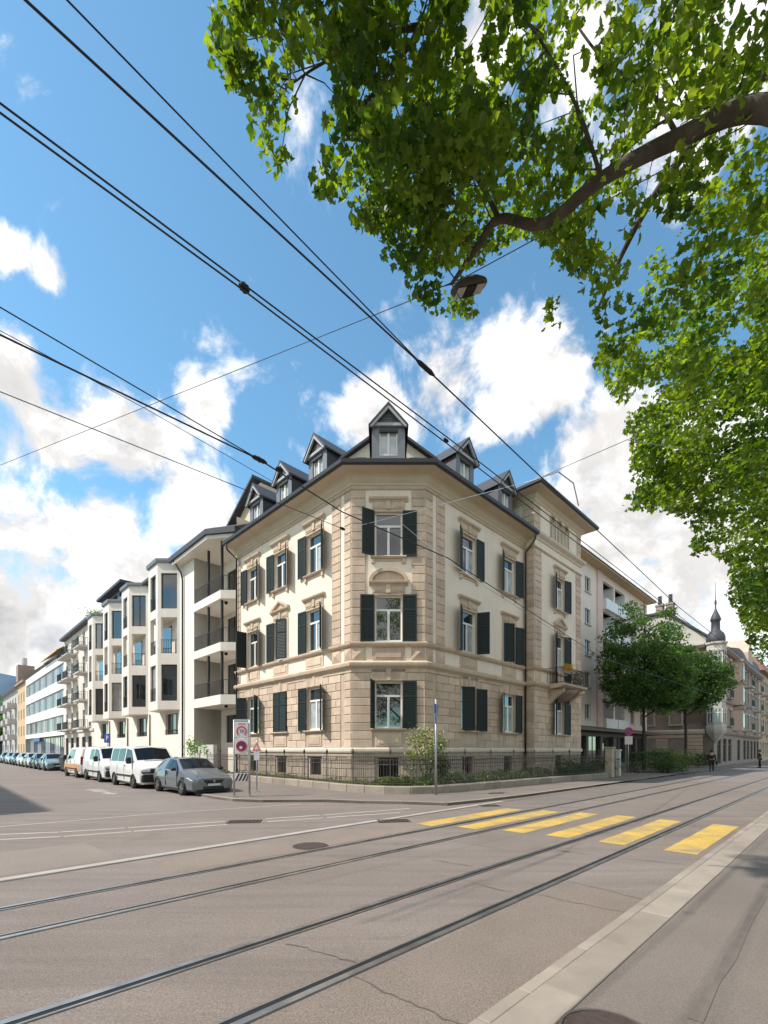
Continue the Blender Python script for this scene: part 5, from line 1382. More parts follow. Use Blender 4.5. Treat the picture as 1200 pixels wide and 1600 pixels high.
wire([ext(D0, at(0, 508, 5.85), 1.6), at(230, 640, 5.78), at(425, 752, 5.76)], .005, 'thin wire crossing behind the left bundle toward the third dormer')
wire([ext(at(385, 766, 6.2), at(0, 612, 6.2), 1.5), at(385, 766, 6.2), at(535, 826, 6.2)], .008, 'lowest thin wire across the white cloud on the left')
# span wires
lampP = Vector((1.13, 6.2, 8.12))
wire([Vector((-19.5, 16.9, 9.6)), at(0, 727, 9.0), at(640, 470, 8.1), lampP, Vector((5.6, 3.9, 8.4))], .007, 'thin span wire rising from the left cloud to the hanging street lamp', 0, 'span_wire')
wall_pt = Vector((2.0 * .55, 21.9, 12.2))
arm = at(835, 750, 7.2)
wire([LT(.65, .1, 12.4), at(645, 800, 9.8), arm, at(980, 687, 7.6), Vector((14.5, 11.4, 8.0))], .009, 'span wire from the house corner to the curved bracket and the trees', 0, 'span_wire', M['steel'])
wire([arm, at(872, 737, 7.25), at(896, 755, 7.1), at(904, 790, 6.9)], .015, 'curved steel bracket arm hanging beside the wing roof', 0, 'bracket_arm', M['steel'], 'bracket')
wire([FC.p(2.35, -.05, 12.55), at(660, 845, 10.2), at(690, 868, 8.5), at(760, 918, 7.0), at(935, 1030, 5.75)], .008, 'thin stay wire from the corner window down across the facade', 0, 'stay_wire', M['steel'])
def clamp(p, L, r, d, label):
    t = thing('wire_clamp', label, 'clamp', p, 0, 'insulators on the overhead wires')
    d = Vector(d).normalized(); L *= .85; r *= .85
    link('body', MB().tube([-d * L, -d * L * .6, d * L * .6, d * L], [r * .4, r, r, r * .4], 8).mesh('body', M['black'], True), t)
    link('bolt', MB().tube([Vector((0, 0, -r * 1.3)), Vector((0, 0, r * 1.3))], r * .4, 6).mesh('bolt', M['iron']), t)
w3 = Vector((dR.x, dR.y, 0))
clamp(A2, .16, .026, w3, 'dark clamp joining two wires above the middle dormer')
clamp((C1b + C2b) / 2, .05, .035, w3, 'dark round clamp across the two parallel wires')
clamp(D0, .14, .035, w3, 'dark clamp on the left wire bundle near the dormers'); clamp(D0 + w3 * .32, .07, .035, w3, 'smaller second clamp just past the left bundle clamp')
clamp(at(535, 826, 6.2), .08, .03, w3, 'small insulator in front of the left corner quoins')
clamp(at(697, 692, 5.33) + Vector((0, 0, .03)), .05, .02, w3, 'tiny clip on the two parallel wires above the cornice')
# hanging street lamp
lp = thing('street_lamp', 'dark hanging street lamp with two pale panels below the plane tree', 'lamp', lampP + Vector((0, 0, -.12)), R(-14))
lp.rotation_euler = (R(8), R(-20), R(10)); lp.scale = (.86, .86, .86)
hm = MB().lathe([(.20, -.085), (.27, -.075), (.31, -.045), (.31, -.03), (.24, .02), (.12, .05), (.0, .055)], 24); hm.v = [(x * 1.0, y * .62, z) for x, y, z in hm.v]
link('housing', hm.mesh('housing', mat('lamp_housing', (.06, .05, .047), .5)), lp)
for s in (-1, 1): link('diffuser', MB().box(s * .165 - .07, s * .165 + .07, -.10, .10, -.100, -.084, .02).mesh('diffuser', mat('lamp_diffuser', (.50, .47, .46), .35)), lp)
link('gear_cover', MB().box(-.085, .085, -.11, .11, -.103, -.084, .01).mesh('gear_cover', M['black']), lp)
link('hanger', MB().tube([(0, 0, .05), (0, 0, .13)], .012, 6).mesh('hanger', M['steel']), lp)
# ------------------------------------------------------------------ vehicles
def loft(st, m, name='body'):
    """st: rows (x, [(half width, z), ...]) from front to back; closed skin, mirrored"""
    k = len(st[0][1]); V = []; F = []; n = 2 * k
    for x, pr in st:
        for y, z in pr: V.append((x, -y, z))
        for y, z in reversed(pr): V.append((x, y, z))
    for i in range(len(st) - 1):
        for j in range(n - 1): a = i * n + j; F.append((a, a + 1, a + n + 1, a + n))
        F.append((i * n + n - 1, i * n, (i + 1) * n, (i + 1) * n + n - 1))
    F += [tuple(range(n))[::-1], tuple(range((len(st) - 1) * n, len(st) * n))]
    me = MB().add(V, F).mesh(name, m, True)
    me.set_sharp_from_angle(angle=R(28))
    return me
def interp(st, x, j):
    for a, b in zip(st[:-1], st[1:]):
        if a[0] <= x <= b[0]:
            f = (x - a[0]) / max(1e-6, b[0] - a[0]); return tuple(a[1][j][i] * (1 - f) + b[1][j][i] * f for i in (0, 1))
    return st[-1][1][j]
GLS = mat('car_glass', (.010, .012, .014), .08, .1, ior=1.32); RIM = mat('alloy_rim', (.30, .28, .27), .3, .1, metal=.8); TYR = M['black']
LAMP = mat('headlamp_glass', (.62, .64, .66), .1, .1, ior=1.6); TAIL = mat('tail_lamp', (.30, .01, .012), .2, .1); TRIM = mat('black_plastic', (.018, .018, .02), .55, .1); PLATE = mat('number_plate', (.62, .62, .60), .5)
def wheel_me(r, w):
    def mk():
        mb = MB(); n = 20
        prof = [(r * .62, -w / 2), (r * .93, -w / 2), (r, -w / 2 + .03), (r, w / 2 - .03), (r * .93, w / 2), (r * .62, w / 2)]
        V = []; F = []
        for rr, y in prof:
            for k in range(n): t = 2 * PI * k / n; V.append((rr * math.cos(t), y, rr * math.sin(t)))
        m_ = len(prof)
        for i in range(m_):
            for k in range(n): F.append((i * n + k, i * n + (k + 1) % n, ((i + 1) % m_) * n + (k + 1) % n, ((i + 1) % m_) * n + k))
        return mb.add(V, F).mesh('tyre', TYR, True)
    return cached(('tyre', r, w), mk)
def rim_me(r, w):
    def mk():
        mb = MB(); mb.v = []; d = disc(r * .63, -w / 2 + .03, w / 2 - .03, 20); mb.add(d.v, d.f)
        for y in (-w / 2 + .012, w / 2 - .032):
            for k in range(5):
                t = 2 * PI * k / 5; c, s = math.cos(t), math.sin(t)
                mb.exty([(-s * .035, c * .035), (c * r * .6 - s * .03, s * r * .6 + c * .03), (c * r * .6 + s * .03, s * r * .6 - c * .03), (s * .035, -c * .035)], y, y + .02)
        return mb.mesh('rim', RIM)
    return cached(('rim', r, w), mk)
def vehicle(name, label, cat, st, paint, t, q, wheels, r, side, screen, rear, heading=0, group=None, extra=None):
    """x runs from the nose backwards; (t, q) is the nose on the side street"""
    o = LT(t, q); ang = math.atan2(-FL.r.y, -FL.r.x) + (PI if heading else 0)
    v = thing(name, label, cat, (o.x, o.y, 0), ang, group)
    body = link('body', loft(st, paint), v)
    hw = max(p[0] for row in st for p in row[1])
    for x in wheels:
        for s in (-1, 1):
            link('wheel_arch', cached(('arch', r), lambda: disc(r * 1.16, -.03, .03, 22).mesh('wheel_arch', TRIM)), body, (x, s * (hw - .047), r + .01))
            w = link('wheel', wheel_me(r, .21), v, (x, s * (hw - .075), r)); link('rim', rim_me(r, .21), w)
    def sidepanel(pts, s, m, nm, o_=.008):
        V = []
        for x, f in pts:                                   # f: 0 belt, 1 roof edge
            a, b = interp(st, x, 3), interp(st, x, 4); y = a[0] * (1 - f) + b[0] * f; z = a[1] * (1 - f) + b[1] * f; V.append((x, s * (y + o_), z))
        n = len(V); V2 = [(x, y - s * .03, z) for x, y, z in V]
        F = [tuple(range(n)) if s < 0 else tuple(range(n))[::-1]] + [(i, (i + 1) % n, n + (i + 1) % n, n + i) for i in range(n)]
        link(nm, MB().add(V + V2, F).mesh(nm, m), v)
    for s in (-1, 1):
        for pts in side: sidepanel(pts, s, GLS, 'side_window')
    def glass(x0, x1, sh0, sh1, nm, j=4, o_=.012):
        a, b = interp(st, x0, j), interp(st, x1, j); ca, cb = interp(st, x0, 5), interp(st, x1, 5)
        ax, az = x0, a[1]; V = []
        nx, nz = -(b[1] - a[1]), (x1 - x0); l = math.hypot(nx, nz); nx, nz = nx / l * o_, nz / l * o_
        if nz < 0: nx, nz = -nx, -nz
        for (x, e, c, sh) in ((x0, a, ca, sh0), (x1, b, cb, sh1)):
            for y, z in ((-e[0] * sh, e[1]), (0, c[1]), (e[0] * sh, e[1])): V.append((x + nx, y, z + nz))
        link(nm, MB().add(V, [(0, 1, 4, 3), (1, 2, 5, 4)]).mesh(nm, GLS), v)
    glass(*screen, 'windscreen'); glass(*rear, 'rear_window')
    if extra: extra(v, body, hw, st)
    return v
HATCH = [(0.0, [(.50, .26), (.58, .30), (.64, .48), (.62, .60), (.50, .655), (0, .67)]), (.10, [(.70, .19), (.78, .24), (.82, .48), (.76, .66), (.60, .715), (0, .735)]), (.45, [(.80, .17), (.86, .24), (.895, .56), (.82, .77), (.66, .82), (0, .845)]),
         (1.0, [(.82, .17), (.87, .24), (.90, .60), (.83, .88), (.70, .92), (0, .95)]), (1.22, [(.82, .17), (.87, .24), (.90, .60), (.84, .92), (.72, .965), (0, .99)]), (2.0, [(.82, .17), (.87, .24), (.905, .62), (.84, .95), (.60, 1.385), (0, 1.42)]),
         (2.75, [(.82, .17), (.87, .24), (.905, .62), (.84, .97), (.605, 1.43), (0, 1.46)]), (3.45, [(.82, .19), (.87, .25), (.90, .64), (.83, 1.0), (.585, 1.37), (0, 1.40)]), (3.98, [(.80, .24), (.85, .30), (.885, .66), (.80, .985), (.60, 1.05), (0, 1.08)]),
         (4.16, [(.74, .28), (.80, .34), (.84, .66), (.76, .90), (.58, .945), (0, .96)]), (4.25, [(.66, .34), (.72, .40), (.76, .64), (.70, .84), (.52, .88), (0, .89)])]
VAN = [(0.0, [(.62, .30), (.72, .36), (.80, .58), (.80, .82), (.70, .93), (0, .96)]), (.14, [(.80, .20), (.88, .28), (.92, .60), (.89, .93), (.78, 1.02), (0, 1.06)]), (.62, [(.84, .20), (.92, .28), (.95, .66), (.92, 1.07), (.82, 1.14), (0, 1.18)]),
       (.88, [(.84, .20), (.92, .28), (.95, .66), (.93, 1.12), (.84, 1.22), (0, 1.27)]), (1.62, [(.84, .20), (.92, .28), (.95, .66), (.93, 1.16), (.77, 1.84), (0, 1.91)]), (2.1, [(.84, .20), (.92, .28), (.95, .66), (.935, 1.16), (.79, 1.91), (0, 1.97)]),
       (4.6, [(.84, .22), (.92, .28), (.95, .66), (.935, 1.16), (.79, 1.91), (0, 1.97)]), (4.84, [(.80, .30), (.88, .36), (.93, .66), (.91, 1.14), (.77, 1.85), (0, 1.90)]), (4.90, [(.70, .36), (.80, .42), (.88, .66), (.86, 1.12), (.72, 1.78), (0, 1.82)])]
HS = [[(1.42, .06), (2.06, .90), (2.52, .92), (2.52, .04)], [(2.60, .04), (2.60, .92), (3.25, .90), (3.66, .18), (3.4, .05)]]
VS_GLASS = [[(1.10, .10), (1.62, .86), (2.25, .90), (2.25, .06)], [(2.40, .06), (2.40, .90), (3.4, .90), (3.4, .06)], [(3.5, .06), (3.5, .90), (4.55, .90), (4.55, .06)]]
VS_PANEL = [[(1.10, .10), (1.62, .86), (2.25, .90), (2.25, .06)], [(2.40, .06), (2.40, .86), (3.2, .86), (3.2, .06)]]
def hatch_front(v, body, hw, st):
    L = lambda n, mb, m, p=None: link(n, mb.mesh(n, m), p or v)
    for s in (-1, 1):
        L('headlight', MB().add([(-.025, s * .44, .56), (.09, s * .84, .585), (.44, s * .905, .70), (.09, s * .50, .725), (.12, s * .40, .545), (.30, s * .72, .59), (.48, s * .72, .70), (.2, s * .46, .655)], [(0, 1, 2, 3), (4, 5, 6, 7), (0, 1, 5, 4), (1, 2, 6, 5), (2, 3, 7, 6), (3, 0, 4, 7)]), LAMP)
        L('mirror', MB().box(1.42, 1.56, s * .88, s * 1.06, .93, 1.06, .03), TRIM)
        L('tail_light', MB().box(4.10, 4.23, s * .60, s * .78, .68, .84, .02), TAIL)
        L('air_intake', MB().add([(.03, s * .46, .24), (.16, s * .80, .27), (.14, s * .78, .43), (.02, s * .50, .36), (.2, s * .46, .24), (.3, s * .70, .27), (.3, s * .68, .43), (.2, s * .50, .36)], [(0, 1, 2, 3), (4, 5, 6, 7), (0, 1, 5, 4), (1, 2, 6, 5), (2, 3, 7, 6), (3, 0, 4, 7)]), TRIM)
        L('door_handle', MB().box(2.35, 2.52, s * .885, s * .91, .80, .835), TRIM)
        L('sill_trim', MB().box(1.2, 3.1, s * .865, s * .885, .20, .26), TRIM)
        for x in (1.33, 2.55): L('door_gap', MB().box(x, x + .012, s * .84, s * .908, .32, .92), SBLK)
    L('grille', MB().add([(-.03, -.40, .60), (-.03, .40, .60), (-.03, .28, .46), (-.03, -.28, .46), (.06, -.40, .60), (.06, .40, .60), (.06, .28, .46), (.06, -.28, .46)], [(0, 1, 2, 3), (7, 6, 5, 4), (0, 4, 5, 1), (1, 5, 6, 2), (2, 6, 7, 3), (3, 7, 4, 0)]), TRIM)
    L('lower_grille', MB().box(-.016, .08, -.42, .42, .23, .36, .02), TRIM)
    L('number_plate', MB().box(-.045, -.028, -.24, .24, .385, .465), PLATE); L('splitter', MB().box(.0, .2, -.70, .70, .14, .19, .01), TRIM)
    L('underside', MB().box(.5, 3.9, -.8, .8, .14, .24), TRIM)
    e = L('emblem', disc(.05, -.012, .0, 14), RIM); e.location = (-.032, 0, .56); e.rotation_euler = (0, 0, R(-90))
    L('bonnet_line', MB().box(.14, .152, -.62, .62, .722, .738), TRIM)
def van_front(v, body, hw, st):
    L = lambda n, mb, m, p=None: link(n, mb.mesh(n, m), p or v)
    for s in (-1, 1):
        L('headlight', MB().box(-.06, .22, s * .50, s * .86, .74, .92, .04), LAMP); L('mirror', MB().box(1.12, 1.28, s * .96, s * 1.16, 1.12, 1.42, .03), TRIM)
        L('tail_light', MB().box(4.78, 4.92, s * .72, s * .90, .85, 1.35, .02), TAIL); L('door_handle', MB().box(2.1, 2.25, s * .95, s * .975, 1.0, 1.03), TRIM)
        L('side_moulding', MB().box(1.2, 3.6, s * .945, s * .962, .52, .60), TRIM)
    L('bumper', MB().box(-.05, .30, -.86, .86, .30, .66, .05), TRIM); L('grille', MB().box(-.04, .12, -.86, .86, .70, .90, .02), TRIM); L('number_plate', MB().box(-.068, -.045, -.26, .26, .44, .55), PLATE)
    L('wiper', MB().box(.84, .87, -.5, .5, 1.27, 1.29), TRIM); L('underside', MB().box(.4, 4.6, -.84, .84, .16, .26), TRIM)
    e = L('emblem', disc(.075, -.015, .0, 14), RIM); e.location = (-.04, 0, .78); e.rotation_euler = (0, 0, R(-90))
    for s in (-1, 1):
        for x in (1.0, 2.32, 3.45): L('door_gap', MB().box(x, x + .014, s * .93, s * .953, .36, 1.12), SBLK)
def paint(n, c, r=.3, mt=.0): return mat(n, c, r, .02, 1, metal=mt, coat=.6)
gm = paint('graphite_paint', (.165, .175, .19), .38, .35); wm = paint('white_van_paint', (.74, .735, .71)); 
vehicle('parked_car', 'dark grey hatchback at the head of the parked row', 'car', HATCH, gm, .55, 6.5, (.86, 3.46), .325, HS, (1.30, 1.97, .94, .95), (3.50, 3.96, .92, .92), 0, 'vehicles parked in the side street', hatch_front)
vehicle('white_van', 'white window van parked directly behind the grey hatchback', 'van', VAN, wm, 5.35, 6.75, (.95, 3.95), .34, VS_GLASS, (.95, 1.58, .93, .94), (4.62, 4.83, .8, .8), 0, 'vehicles parked in the side street', van_front)
v2n = vehicle('white_van', 'white delivery van in the middle of the three parked vans', 'van', VAN, paint('second_white_paint', (.72, .73, .735)), 11.2, 6.75, (.95, 3.95), .33, VS_PANEL, (.95, 1.58, .93, .94), (4.62, 4.83, .8, .8), 0, 'vehicles parked in the side street', van_front)
v3 = vehicle('white_van', 'white van with orange lower stripe seen from behind', 'van', VAN, paint('third_white_paint', (.72, .69, .64)), 21.6, 6.75, (.95, 3.95), .33, VS_PANEL, (.95, 1.58, .93, .94), (4.62, 4.83, .8, .8), 1, 'vehicles parked in the side street', van_front)
for s in (-1, 1): link('stripe', MB().box(.4, 4.7, s * .952, s * .957, .45, .85).mesh('stripe', mat('orange_film', (.55, .31, .15), .5)), v3)
link('stripe', MB().box(4.895, 4.905, -.78, .78, .5, .85).mesh('stripe', mat('orange_film', (.55, .31, .15), .5)), v3)
far = [(30.2, (.20, .27, .30), 'pale blue hatchback beyond the refuse containers'), (35.2, (.05, .055, .065), 'dark hatchback second beyond the refuse containers'), (40.2, (.55, .55, .56), 'silver hatchback third beyond the refuse containers'),
       (45.2, (.70, .70, .70), 'white hatchback fourth beyond the refuse containers'), (50.4, (.03, .03, .035), 'black hatchback fifth beyond the refuse containers'), (56, (.45, .46, .48), 'grey hatchback second from the end of the parked row'), (62, (.10, .10, .12), 'dark hatchback at the far end of the parked row')]
for k, (t, c, l) in enumerate(far):
    vehicle('parked_car', l, 'car', HATCH, paint('car_paint_%d' % k, c, .3, .3), t, 6.5, (.86, 3.46), .325, HS, (1.30, 1.97, .94, .95), (3.50, 3.96, .92, .92), 0, 'vehicles parked in the side street', hatch_front if k < 3 else None)
# ------------------------------------------------------------------ trees
FOL = np.array([(330, -200), (330, 0), (322, 70), (335, 125), (368, 148), (392, 180), (372, 235), (398, 240), (405, 262), (440, 285), (462, 270), (462, 195), (478, 110), (508, 118), (515, 170), (490, 215), (482, 290), (500, 315), (545, 320), (548, 360), (590, 365), (596, 418), (625, 430), (640, 468),
    (690, 502), (735, 505), (775, 470), (795, 480), (800, 415), (835, 395), (872, 425), (835, 520), (868, 515), (905, 470), (935, 505), (925, 572), (945, 602), (965, 625), (962, 660), (985, 690), (985, 735), (968, 800), (1005, 800), (1045, 805), (1085, 835), (1068, 892), (1108, 865), (1138, 880), (1132, 930),
    (1150, 955), (1165, 1000), (1185, 1035), (1240, 1060), (1400, 1080), (1400, -200)], float)
HOLES = [(742, 40, 16, 42), (752, 110, 10, 20), (922, 45, 12, 40), (905, 120, 13, 40), (880, 165, 11, 24), (800, 140, 16, 14), (858, 180, 14, 22), (490, 140, 30, 45), (620, 175, 10, 10), (565, 145, 8, 14), (870, 265, 12, 12), (1040, 355, 22, 12), (1020, 295, 14, 20), (950, 355, 22, 20), (820, 405, 40, 30), (890, 455, 16, 26), (1130, 275, 10, 12), (1010, 540, 14, 10), (1155, 520, 14, 12), (985, 90, 8, 8), (1130, 75, 8, 7), (700, 175, 8, 8)]
def inside(u, v):
    x, y = np.asarray(u, float), np.asarray(v, float); c = np.zeros(x.shape, bool); n = len(FOL)
    for i in range(n):
        x1, y1 = FOL[i]; x2, y2 = FOL[(i + 1) % n]
        m = ((y1 > y) != (y2 > y)) & (x < (x2 - x1) * (y - y1) / ((y2 - y1) or 1e-9) + x1); c ^= m
    for hx, hy, a, b in HOLES: c &= ((x - hx) / a) ** 2 + ((y - hy) / b) ** 2 > 1
    return c
def shaped(P, grow=0.0, limb=False):
    """which crown points belong to the crown's outline as the street shows it"""
    P = np.asarray(P); y = np.maximum(P[:, 1], .35); u = 600 + FPX * P[:, 0] / y; v = HOR - FPX * (P[:, 2] - EYE) / y
    inframe = (P[:, 1] > .35) & (u > -60) & (u < 1235) & (v > -60)
    lamp = (P[:, 1] < 6.7) & (np.abs(u - 730) < 40) & (np.abs(v - 446) < 27)      # branches are cut clear of the lamp
    ok = inside(u, v)
    if grow: ok &= inside(u + rng.normal(0, grow, len(u)), v + rng.normal(0, grow, len(u)))
    # little grows on the underside of the big limb
    B = [(1240, 160), (1200, 170), (1060, 215), (940, 280), (850, 350), (780, 340), (745, 380)]; near = np.full(len(u), 1e9)
    for (xa, ya), (xb, yb) in zip(B[:-1], B[1:]):
        t = np.clip(((u - xa) * (xb - xa) + (v - ya) * (yb - ya)) / ((xb - xa) ** 2 + (yb - ya) ** 2), 0, 1)
        near = np.minimum(near, np.hypot(u - xa - t * (xb - xa), v - ya - t * (yb - ya)))
    if limb: return ~inframe | ok
    bare = (near < 24) & (P[:, 1] < 5.5) & (rng.uniform(0, 1, len(u)) < .85)
    return (~inframe | ok) & ~lamp & ~bare
def crown_points(ells, ncl, per, rad, droop=0.0, prune=True):
    cs = []
    while len(cs) < ncl:
        e = ells[rng.integers(len(ells))]; d = rng.normal(0, 1, 3); d /= np.linalg.norm(d); r = rng.uniform(.25, 1) ** .45
        p = np.array(e[:3]) + d * r * np.array(e[3:])
        if p[2] < e[6 - 4] - e[5] * .95: continue
        if not prune or shaped(p[None], 26)[0]: cs.append(p)
    cs = np.array(cs)
    k = np.repeat(np.arange(ncl), per); g = rng.normal(0, 1, (len(k), 3)); g /= np.linalg.norm(g, axis=1)[:, None]
    P = cs[k] + g * (rng.uniform(0, 1, len(k)) ** .5)[:, None] * np.array([rad, rad, rad * .62]) + np.array([0, 0, -droop]) * rng.uniform(0, 1, len(k))[:, None]
    t = np.clip(rng.normal(.5, .28, ncl), 0, 1)[k]
    if prune: m = shaped(P, 9); P = P[m]; t = t[m]
    return cs, P, t
def twigs(cs, nodes, r=.014, maxd=1.0):
    mb = MB(); nodes = np.array(nodes)
    for c in cs:
        if random.random() < .45: continue
        d = np.linalg.norm(nodes - c, axis=1); i = random.choice(list(np.argsort(d)[:10]))
        if d[i] > maxd or d[i] < .15: continue
        a = Vector(nodes[i]); b = Vector(c); mid = a.lerp(b, .5) + Vector((random.uniform(-.12, .12), random.uniform(-.12, .12), random.uniform(0, .18)))
        mb.tube([a, mid, b], [r * 1.4, r, r * .5], 4, False)
    return mb
def dense(path, n=8):
    out = []
    for a, b in zip(path[:-1], path[1:]):
        for k in range(n): out.append(tuple(np.array(a) * (1 - k / n) + np.array(b) * (k / n)))
    return out + [tuple(path[-1])]
def smooth_path(pts, n=5):
    P = [Vector(p) for p in pts]; out = []
    for i in range(len(P) - 1):
        p0, p1, p2, p3 = P[max(i - 1, 0)], P[i], P[i + 1], P[min(i + 2, len(P) - 1)]
        for k in range(n):
            t = k / n; out.append(.5 * ((2 * p1) + (p2 - p0) * t + (2 * p0 - 5 * p1 + 4 * p2 - p3) * t * t + (3 * p1 - p0 - 3 * p2 + p3) * t ** 3))
    return out + [P[-1]]
def plane_tree(label, base, limbs, ells, ncl, per, rad, leaf, prune=True, name='plane_tree', m='leaf', bark='bark', trunk_r=.30, shape='plane', twr=.006):
    t = thing(name, label, 'tree', base); B = Vector(base)
    def rel(p): return Vector(p) - B
    nodes = []
    tr = limbs[0]; P = smooth_path([rel(p[:3]) for p in tr]); rr = [p[3] for p in tr]
    def radii(rr, n): x = np.linspace(0, len(rr) - 1, n); return list(np.interp(x, range(len(rr)), rr))
    link('trunk', MB().tube(P, radii(rr, len(P)), 12).mesh('trunk', M[bark], True), t)
    for l in limbs[1:]:
        if prune:                                          # a limb ends where the foliage ends
            Q = smooth_path([p[:3] for p in l], 5); ok = shaped([tuple(q) for q in Q], 0, True); keep = len(Q)
            for i_, o_ in enumerate(ok):
                if not o_ and i_ > 2 and not any(ok[i_:i_ + 4]): keep = i_; break
            if keep < 8: continue
            n_ = max(2, int(keep / 5) + 1); l = l[:n_]
        P = smooth_path([rel(p[:3]) for p in l]); R_ = radii([p[3] for p in l], len(P))
        link('branch', MB().tube(P, R_, 10).mesh('branch', M[bark], True), t); nodes += [tuple(p + B) for p in P]
    cs, LP, tone = crown_points(ells, ncl, per, rad, .10, prune)
    tw = link('twigs', twigs(cs - np.array(base), np.array(nodes) - np.array(base), twr).mesh('twigs', M[bark]), t)
    tw['kind'] = 'stuff'
    link('crown', leaf_mesh('crown', LP - np.array(base), leaf, M[m], shape, .7, .75, tone), t)
    return t
b1 = (4.9, 4.0, H1)
L1 = [[(4.9, 4.0, H1, .36), (4.95, 4.0, 2.5, .30), (4.9, 4.0, 5.2, .26), (5.0, 4.1, 7.4, .2), (5.1, 4.4, 9.6, .13), (5.2, 4.6, 12.0, .05)],
      [(4.92, 4.0, 5.6, .17), (4.35, 4.1, 6.9, .12), (3.49, 4.2, 7.58, .092), (2.87, 4.5, 7.71, .074), (2.26, 4.8, 7.68, .062), (1.77, 5.1, 7.56, .053), (1.32, 5.3, 7.84, .045), (1.1, 5.5, 7.72, .035), (.85, 5.8, 7.6, .02)],
      [(5.0, 4.1, 7.2, .13), (4.0, 4.0, 8.6, .11), (2.6, 4.0, 9.4, .08), (1.2, 4.3, 9.7, .06), (.75, 4.55, 9.3, .045), (.50, 4.6, 9.0, .036), (.06, 4.7, 9.05, .024), (-.6, 4.7, 8.75, .013), (-1.0, 4.65, 8.4, .006)],
      [(5.1, 4.4, 9.0, .1), (4.4, 5.6, 9.8, .07), (4.0, 7.0, 10.0, .05), (3.8, 8.2, 9.6, .02)],
      [(5.0, 4.1, 7.0, .1), (6.5, 3.6, 8.5, .07), (8.2, 3.2, 9.2, .03)], [(5.1, 4.3, 8.4, .1), (4.8, 2.6, 9.6, .06), (4.2, 1.0, 9.8, .03)], [(2.6, 4.0, 9.4, .05), (1.6, 3.4, 9.9, .03), (0.4, 3.2, 9.7, .015)],
      [(1.2, 4.3, 9.7, .04), (.2, 4.4, 8.4, .02), (-.3, 4.5, 7.9, .01)],
      [(1.32, 5.3, 7.84, .03), (1.05, 5.2, 8.2, .022), (.7, 5.1, 8.6, .014), (.4, 5.0, 8.8, .007)], [(2.26, 4.8, 7.68, .022), (1.95, 4.65, 8.2, .016), (1.5, 4.5, 8.7, .011), (1.0, 4.4, 9.1, .01)],
      [(2.87, 4.5, 7.71, .024), (2.65, 4.6, 8.3, .017), (2.3, 4.8, 8.9, .012), (2.0, 4.9, 9.5, .01)], [(1.77, 5.1, 7.56, .035), (1.95, 5.7, 7.6, .025), (2.2, 6.4, 7.9, .015), (2.4, 7.0, 8.2, .008)],
      [(3.49, 4.2, 7.58, .028), (3.4, 4.6, 8.2, .02), (3.1, 5.2, 8.8, .014), (2.9, 5.9, 9.2, .01)]]
E1 = [(2.2, 4.9, 9.2, 3.6, 2.6, 2.4), (1.0, 4.6, 8.8, 3.0, 1.6, 1.3), (4.2, 5.6, 9.0, 3.4, 3.2, 3.0), (5.2, 3.4, 10.0, 4.2, 3.4, 3.0), (2.8, 6.2, 8.6, 2.6, 2.4, 2.2), (-.95, 4.6, 8.5, 1.0, 1.0, 1.3), (.2, 4.8, 8.6, 1.2, 1.0, 1.5), (1.2, 5.4, 8.2, 1.6, 1.2, 1.4)]
plane_tree('near plane tree reaching its crooked limb across the top of the street', b1, L1, E1, 540, 48, .28, .090)
b2 = (12.0, 11.0, H1)
def std_limbs(b, h=12.5, seed=3):
    rr = random.Random(seed); x, y, z = b
    out = [[(x, y, z, .36), (x + .1, y, 2.5, .30), (x, y + .1, 5.0, .25), (x + .1, y, 8, .17), (x, y, h, .05)]]
    for k in range(11):
        a = k * 2.4 + rr.uniform(-.3, .3); z0 = 4.0 + k * .62; L = rr.uniform(3.6, 5.2) * (1 - .045 * k); c, s = math.cos(a), math.sin(a)
        out.append([(x, y, z0, .12), (x + c * L * .35, y + s * L * .35, z0 + 1.1, .09), (x + c * L * .7, y + s * L * .7, z0 + 1.5 + rr.uniform(-.4, .5), .055), (x + c * L, y + s * L, z0 + 1.2 + rr.uniform(-.8, .6), .02)])
    return out
E2 = [(11.2, 11.2, 9.2, 5.6, 5.4, 4.9), (9.6, 11.0, 8.2, 3.8, 3.8, 3.6), (9.0, 11.4, 10.5, 3.6, 3.6, 3.2)]
plane_tree('second plane tree of the avenue hanging down the upper right', b2, std_limbs(b2, 13, 4), E2, 640, 54, .44, .122)
b3 = (19.2, 18.1, H1)
E3 = [(18.4, 18.4, 9.4, 5.6, 5.4, 4.8), (17.0, 18.0, 7.8, 4.0, 4.0, 3.4)]
plane_tree('third plane tree of the avenue with the lowest hanging leaves', b3, std_limbs(b3, 13, 9), E3, 420, 54, .52, .14)
b4 = (-5.6, -8.4, H1)
E4 = [(-5.6, -8.4, 11.5, 6.0, 5.4, 7.5)]
plane_tree('plane tree standing on the pavement behind the viewer', b4, std_limbs(b4, 18, 12), E4, 260, 40, .9, .26, False, shape='simple')
b5 = (2.4, -7.0, H1)
plane_tree('another plane tree behind the viewer, reflected in the corner windows', b5, std_limbs(b5, 18, 15), [(2.0, -7.0, 12.0, 6.0, 5.4, 8.0)], 280, 40, .9, .26, False, shape='simple')

